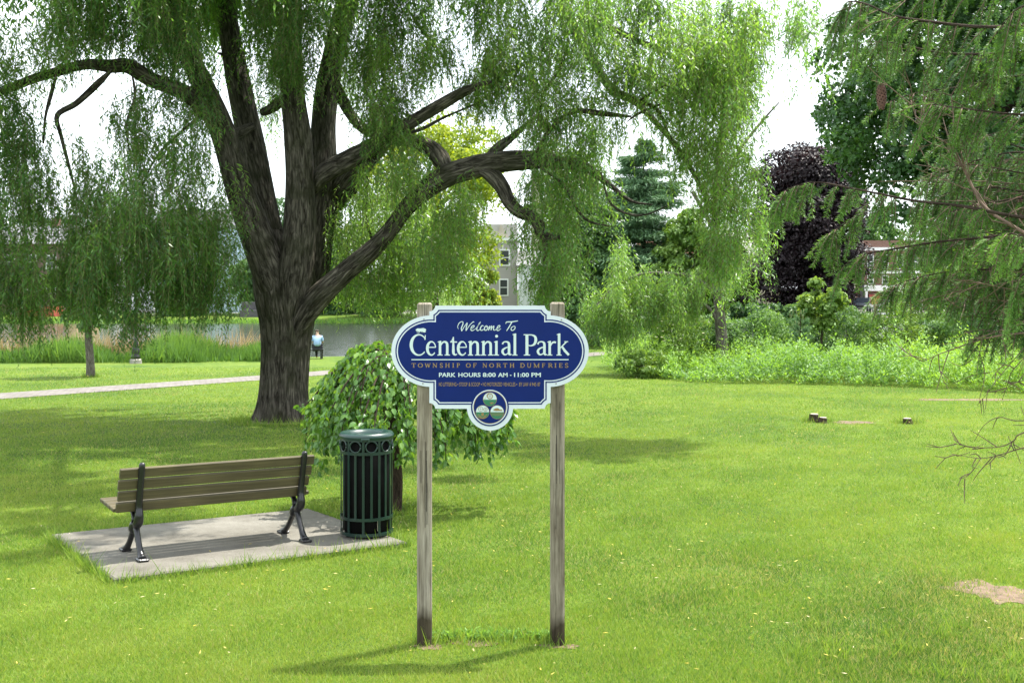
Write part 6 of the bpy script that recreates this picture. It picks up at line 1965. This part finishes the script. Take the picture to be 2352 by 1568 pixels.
# stone wall, railing and iron fence
sw = empty('stone_wall', at(1990, 118), 'low grey stone wall along the far waterline under the fence', 'wall')
bx(sw, 'wall_course', M['stone'], 1700, 2140, 731, 752, 120.2, .7, .03)
bx(sw, 'wall_cap', M['stone'], 2010, 2062, 727, 730.6, 120.1, .9, .03)
fe = empty('iron_fence', at(1950, 121), 'black iron picket fence on the far bank before the parked truck', 'fence')
for x0, x1 in ((1712, 1770), (1888, 2008)):
    q = MB()
    Yf = 121.4
    for px in np.arange(x0, x1, 3.4):
        a = W(px, 704, Yf); q.box((a[0], Yf, (a[2] + W(px, 727, Yf)[2]) / 2), (.035, .03, a[2] - W(px, 727, Yf)[2]))
    q.build('pickets', M['black_metal'], fe)
    bx(fe, 'rail', M['black_metal'], x0, x1, 705.5, 706.6, Yf - .04, .03); bx(fe, 'rail', M['black_metal'], x0, x1, 723.5, 724.6, Yf - .04, .03)
    for px in np.linspace(x0, x1, 3): bx(fe, 'post', M['black_metal'], px - 1.2, px + 1.2, 701, 730, Yf - .06, .09)
rl_ = empty('wooden_railing', at(2036, 121), 'pale plank railing with two reddish posts at the end of the fence', 'railing')
for y in (701, 710, 718): bx(rl_, 'plank', M['trim_white'], 2006, 2062, y, y + 4.5, 121.2, .06)
for px in (2011, 2046): bx(rl_, 'post', M['red_brick'], px - 3, px + 3, 698, 728, 121.0, .18)
lamp(2043, 730, 123, 3.1, 'dark street lamp with a square lantern in front of the brick shop')

# dark pickup and white car
def vehicle(name, X, Y, g, rz, kind, col, label, cat):
    e = empty(name, (X, Y, g), label, cat, None, rz)
    paint = plain(name + '_paint', col, .25, var=.1, spec=.6)
    def pt(o): o.matrix_parent_inverse.identity(); return o
    if kind == 'truck':
        prof = [(-2.6, .55), (-2.6, 1.05), (-.9, 1.08), (-.75, 1.72), (.45, 1.72), (.95, 1.12), (2.35, 1.02), (2.55, .85), (2.55, .5), (-2.5, .5)]
        cab = [(-.78, 1.1), (-.64, 1.62), (.40, 1.62), (.82, 1.12)]
        wx, wr, wd_ = (-1.6, 1.65), .4, 1.85
    else:
        prof = [(-2.2, .4), (-2.2, .85), (-1.7, .95), (-1.1, 1.4), (.3, 1.42), (1.0, .95), (2.0, .8), (2.2, .6), (2.2, .35), (-2.1, .35)]
        cab = [(-1.5, .97), (-1.05, 1.33), (.26, 1.35), (.85, .97)]
        wx, wr, wd_ = (-1.35, 1.35), .32, 1.7
    q = MB(); q.prism(prof, -wd_ / 2, wd_ / 2); body = pt(q.build('body', paint, e))
    q = MB(); q.prism(cab, -wd_ / 2 - .01, wd_ / 2 + .01); pt(q.build('window', M['glass'], e))
    # windscreen
    x0, z0 = cab[3]; x1, z1 = cab[2]
    q = MB(); q._add([(x0 + .1, -wd_ / 2 + .12, z0 + .02), (x0 + .1, wd_ / 2 - .12, z0 + .02), (x1 + .07, wd_ / 2 - .16, z1 + .02), (x1 + .07, -wd_ / 2 + .16, z1 + .02)], [(0, 1, 2, 3)]); pt(q.build('windscreen', M['glass'], e))
    for x in wx:
        for s in (-1, 1):
            q = MB(Matrix.Translation((x, s * (wd_ / 2 - .1), wr)) @ Matrix.Rotation(R(90), 4, 'X')); q.lathe([(wr * .7, -.12), (wr, -.1), (wr, .1), (wr * .7, .12)], 18); wl = pt(q.build('wheel', M['dark_cloth'], e))
            q = MB(Matrix.Translation((x, s * (wd_ / 2 - .1), wr)) @ Matrix.Rotation(R(90), 4, 'X')); q.lathe([(wr * .6, -.13), (wr * .6, .13)], 14); pt(q.build('rim', M['screw_metal'], wl))
    for s in (-1, 1):
        q = MB(); q.box((prof[7][0] - .02, s * (wd_ / 2 - .25), prof[7][1] - .05), (.1, .32, .16), bev=.02); pt(q.build('headlight', M['lamp_glass'], e))
    q = MB(); q.box((prof[7][0] + .03, 0, prof[8][1] + .06), (.14, wd_ - .1, .16), bev=.03); pt(q.build('bumper', M['screw_metal'], e))
    q = MB(); q.box((prof[7][0] + .0, 0, prof[7][1] - .06), (.06, wd_ * .5, .2), bev=.01); pt(q.build('grille', M['black_metal'], e))
tX = (1978 - 1176) / F * 129
vehicle('pickup_truck', tX, 129, GB + .035, R(-112), 'truck', (.012, .02, .032), 'dark blue pickup truck parked across the street from the pond', 'truck')
vehicle('parked_car', (2042 - 1176) / F * 131, 131, GB + .035, R(180), 'car', (.6, .6, .6), 'light grey car parked in front of the white columned shop', 'car')
vehicle('parked_car', (1712 - 1176) / F * 130, 130, GB + .035, R(175), 'car', (.35, .37, .4), 'silver car parked in the dark shade beneath the copper maple', 'car')
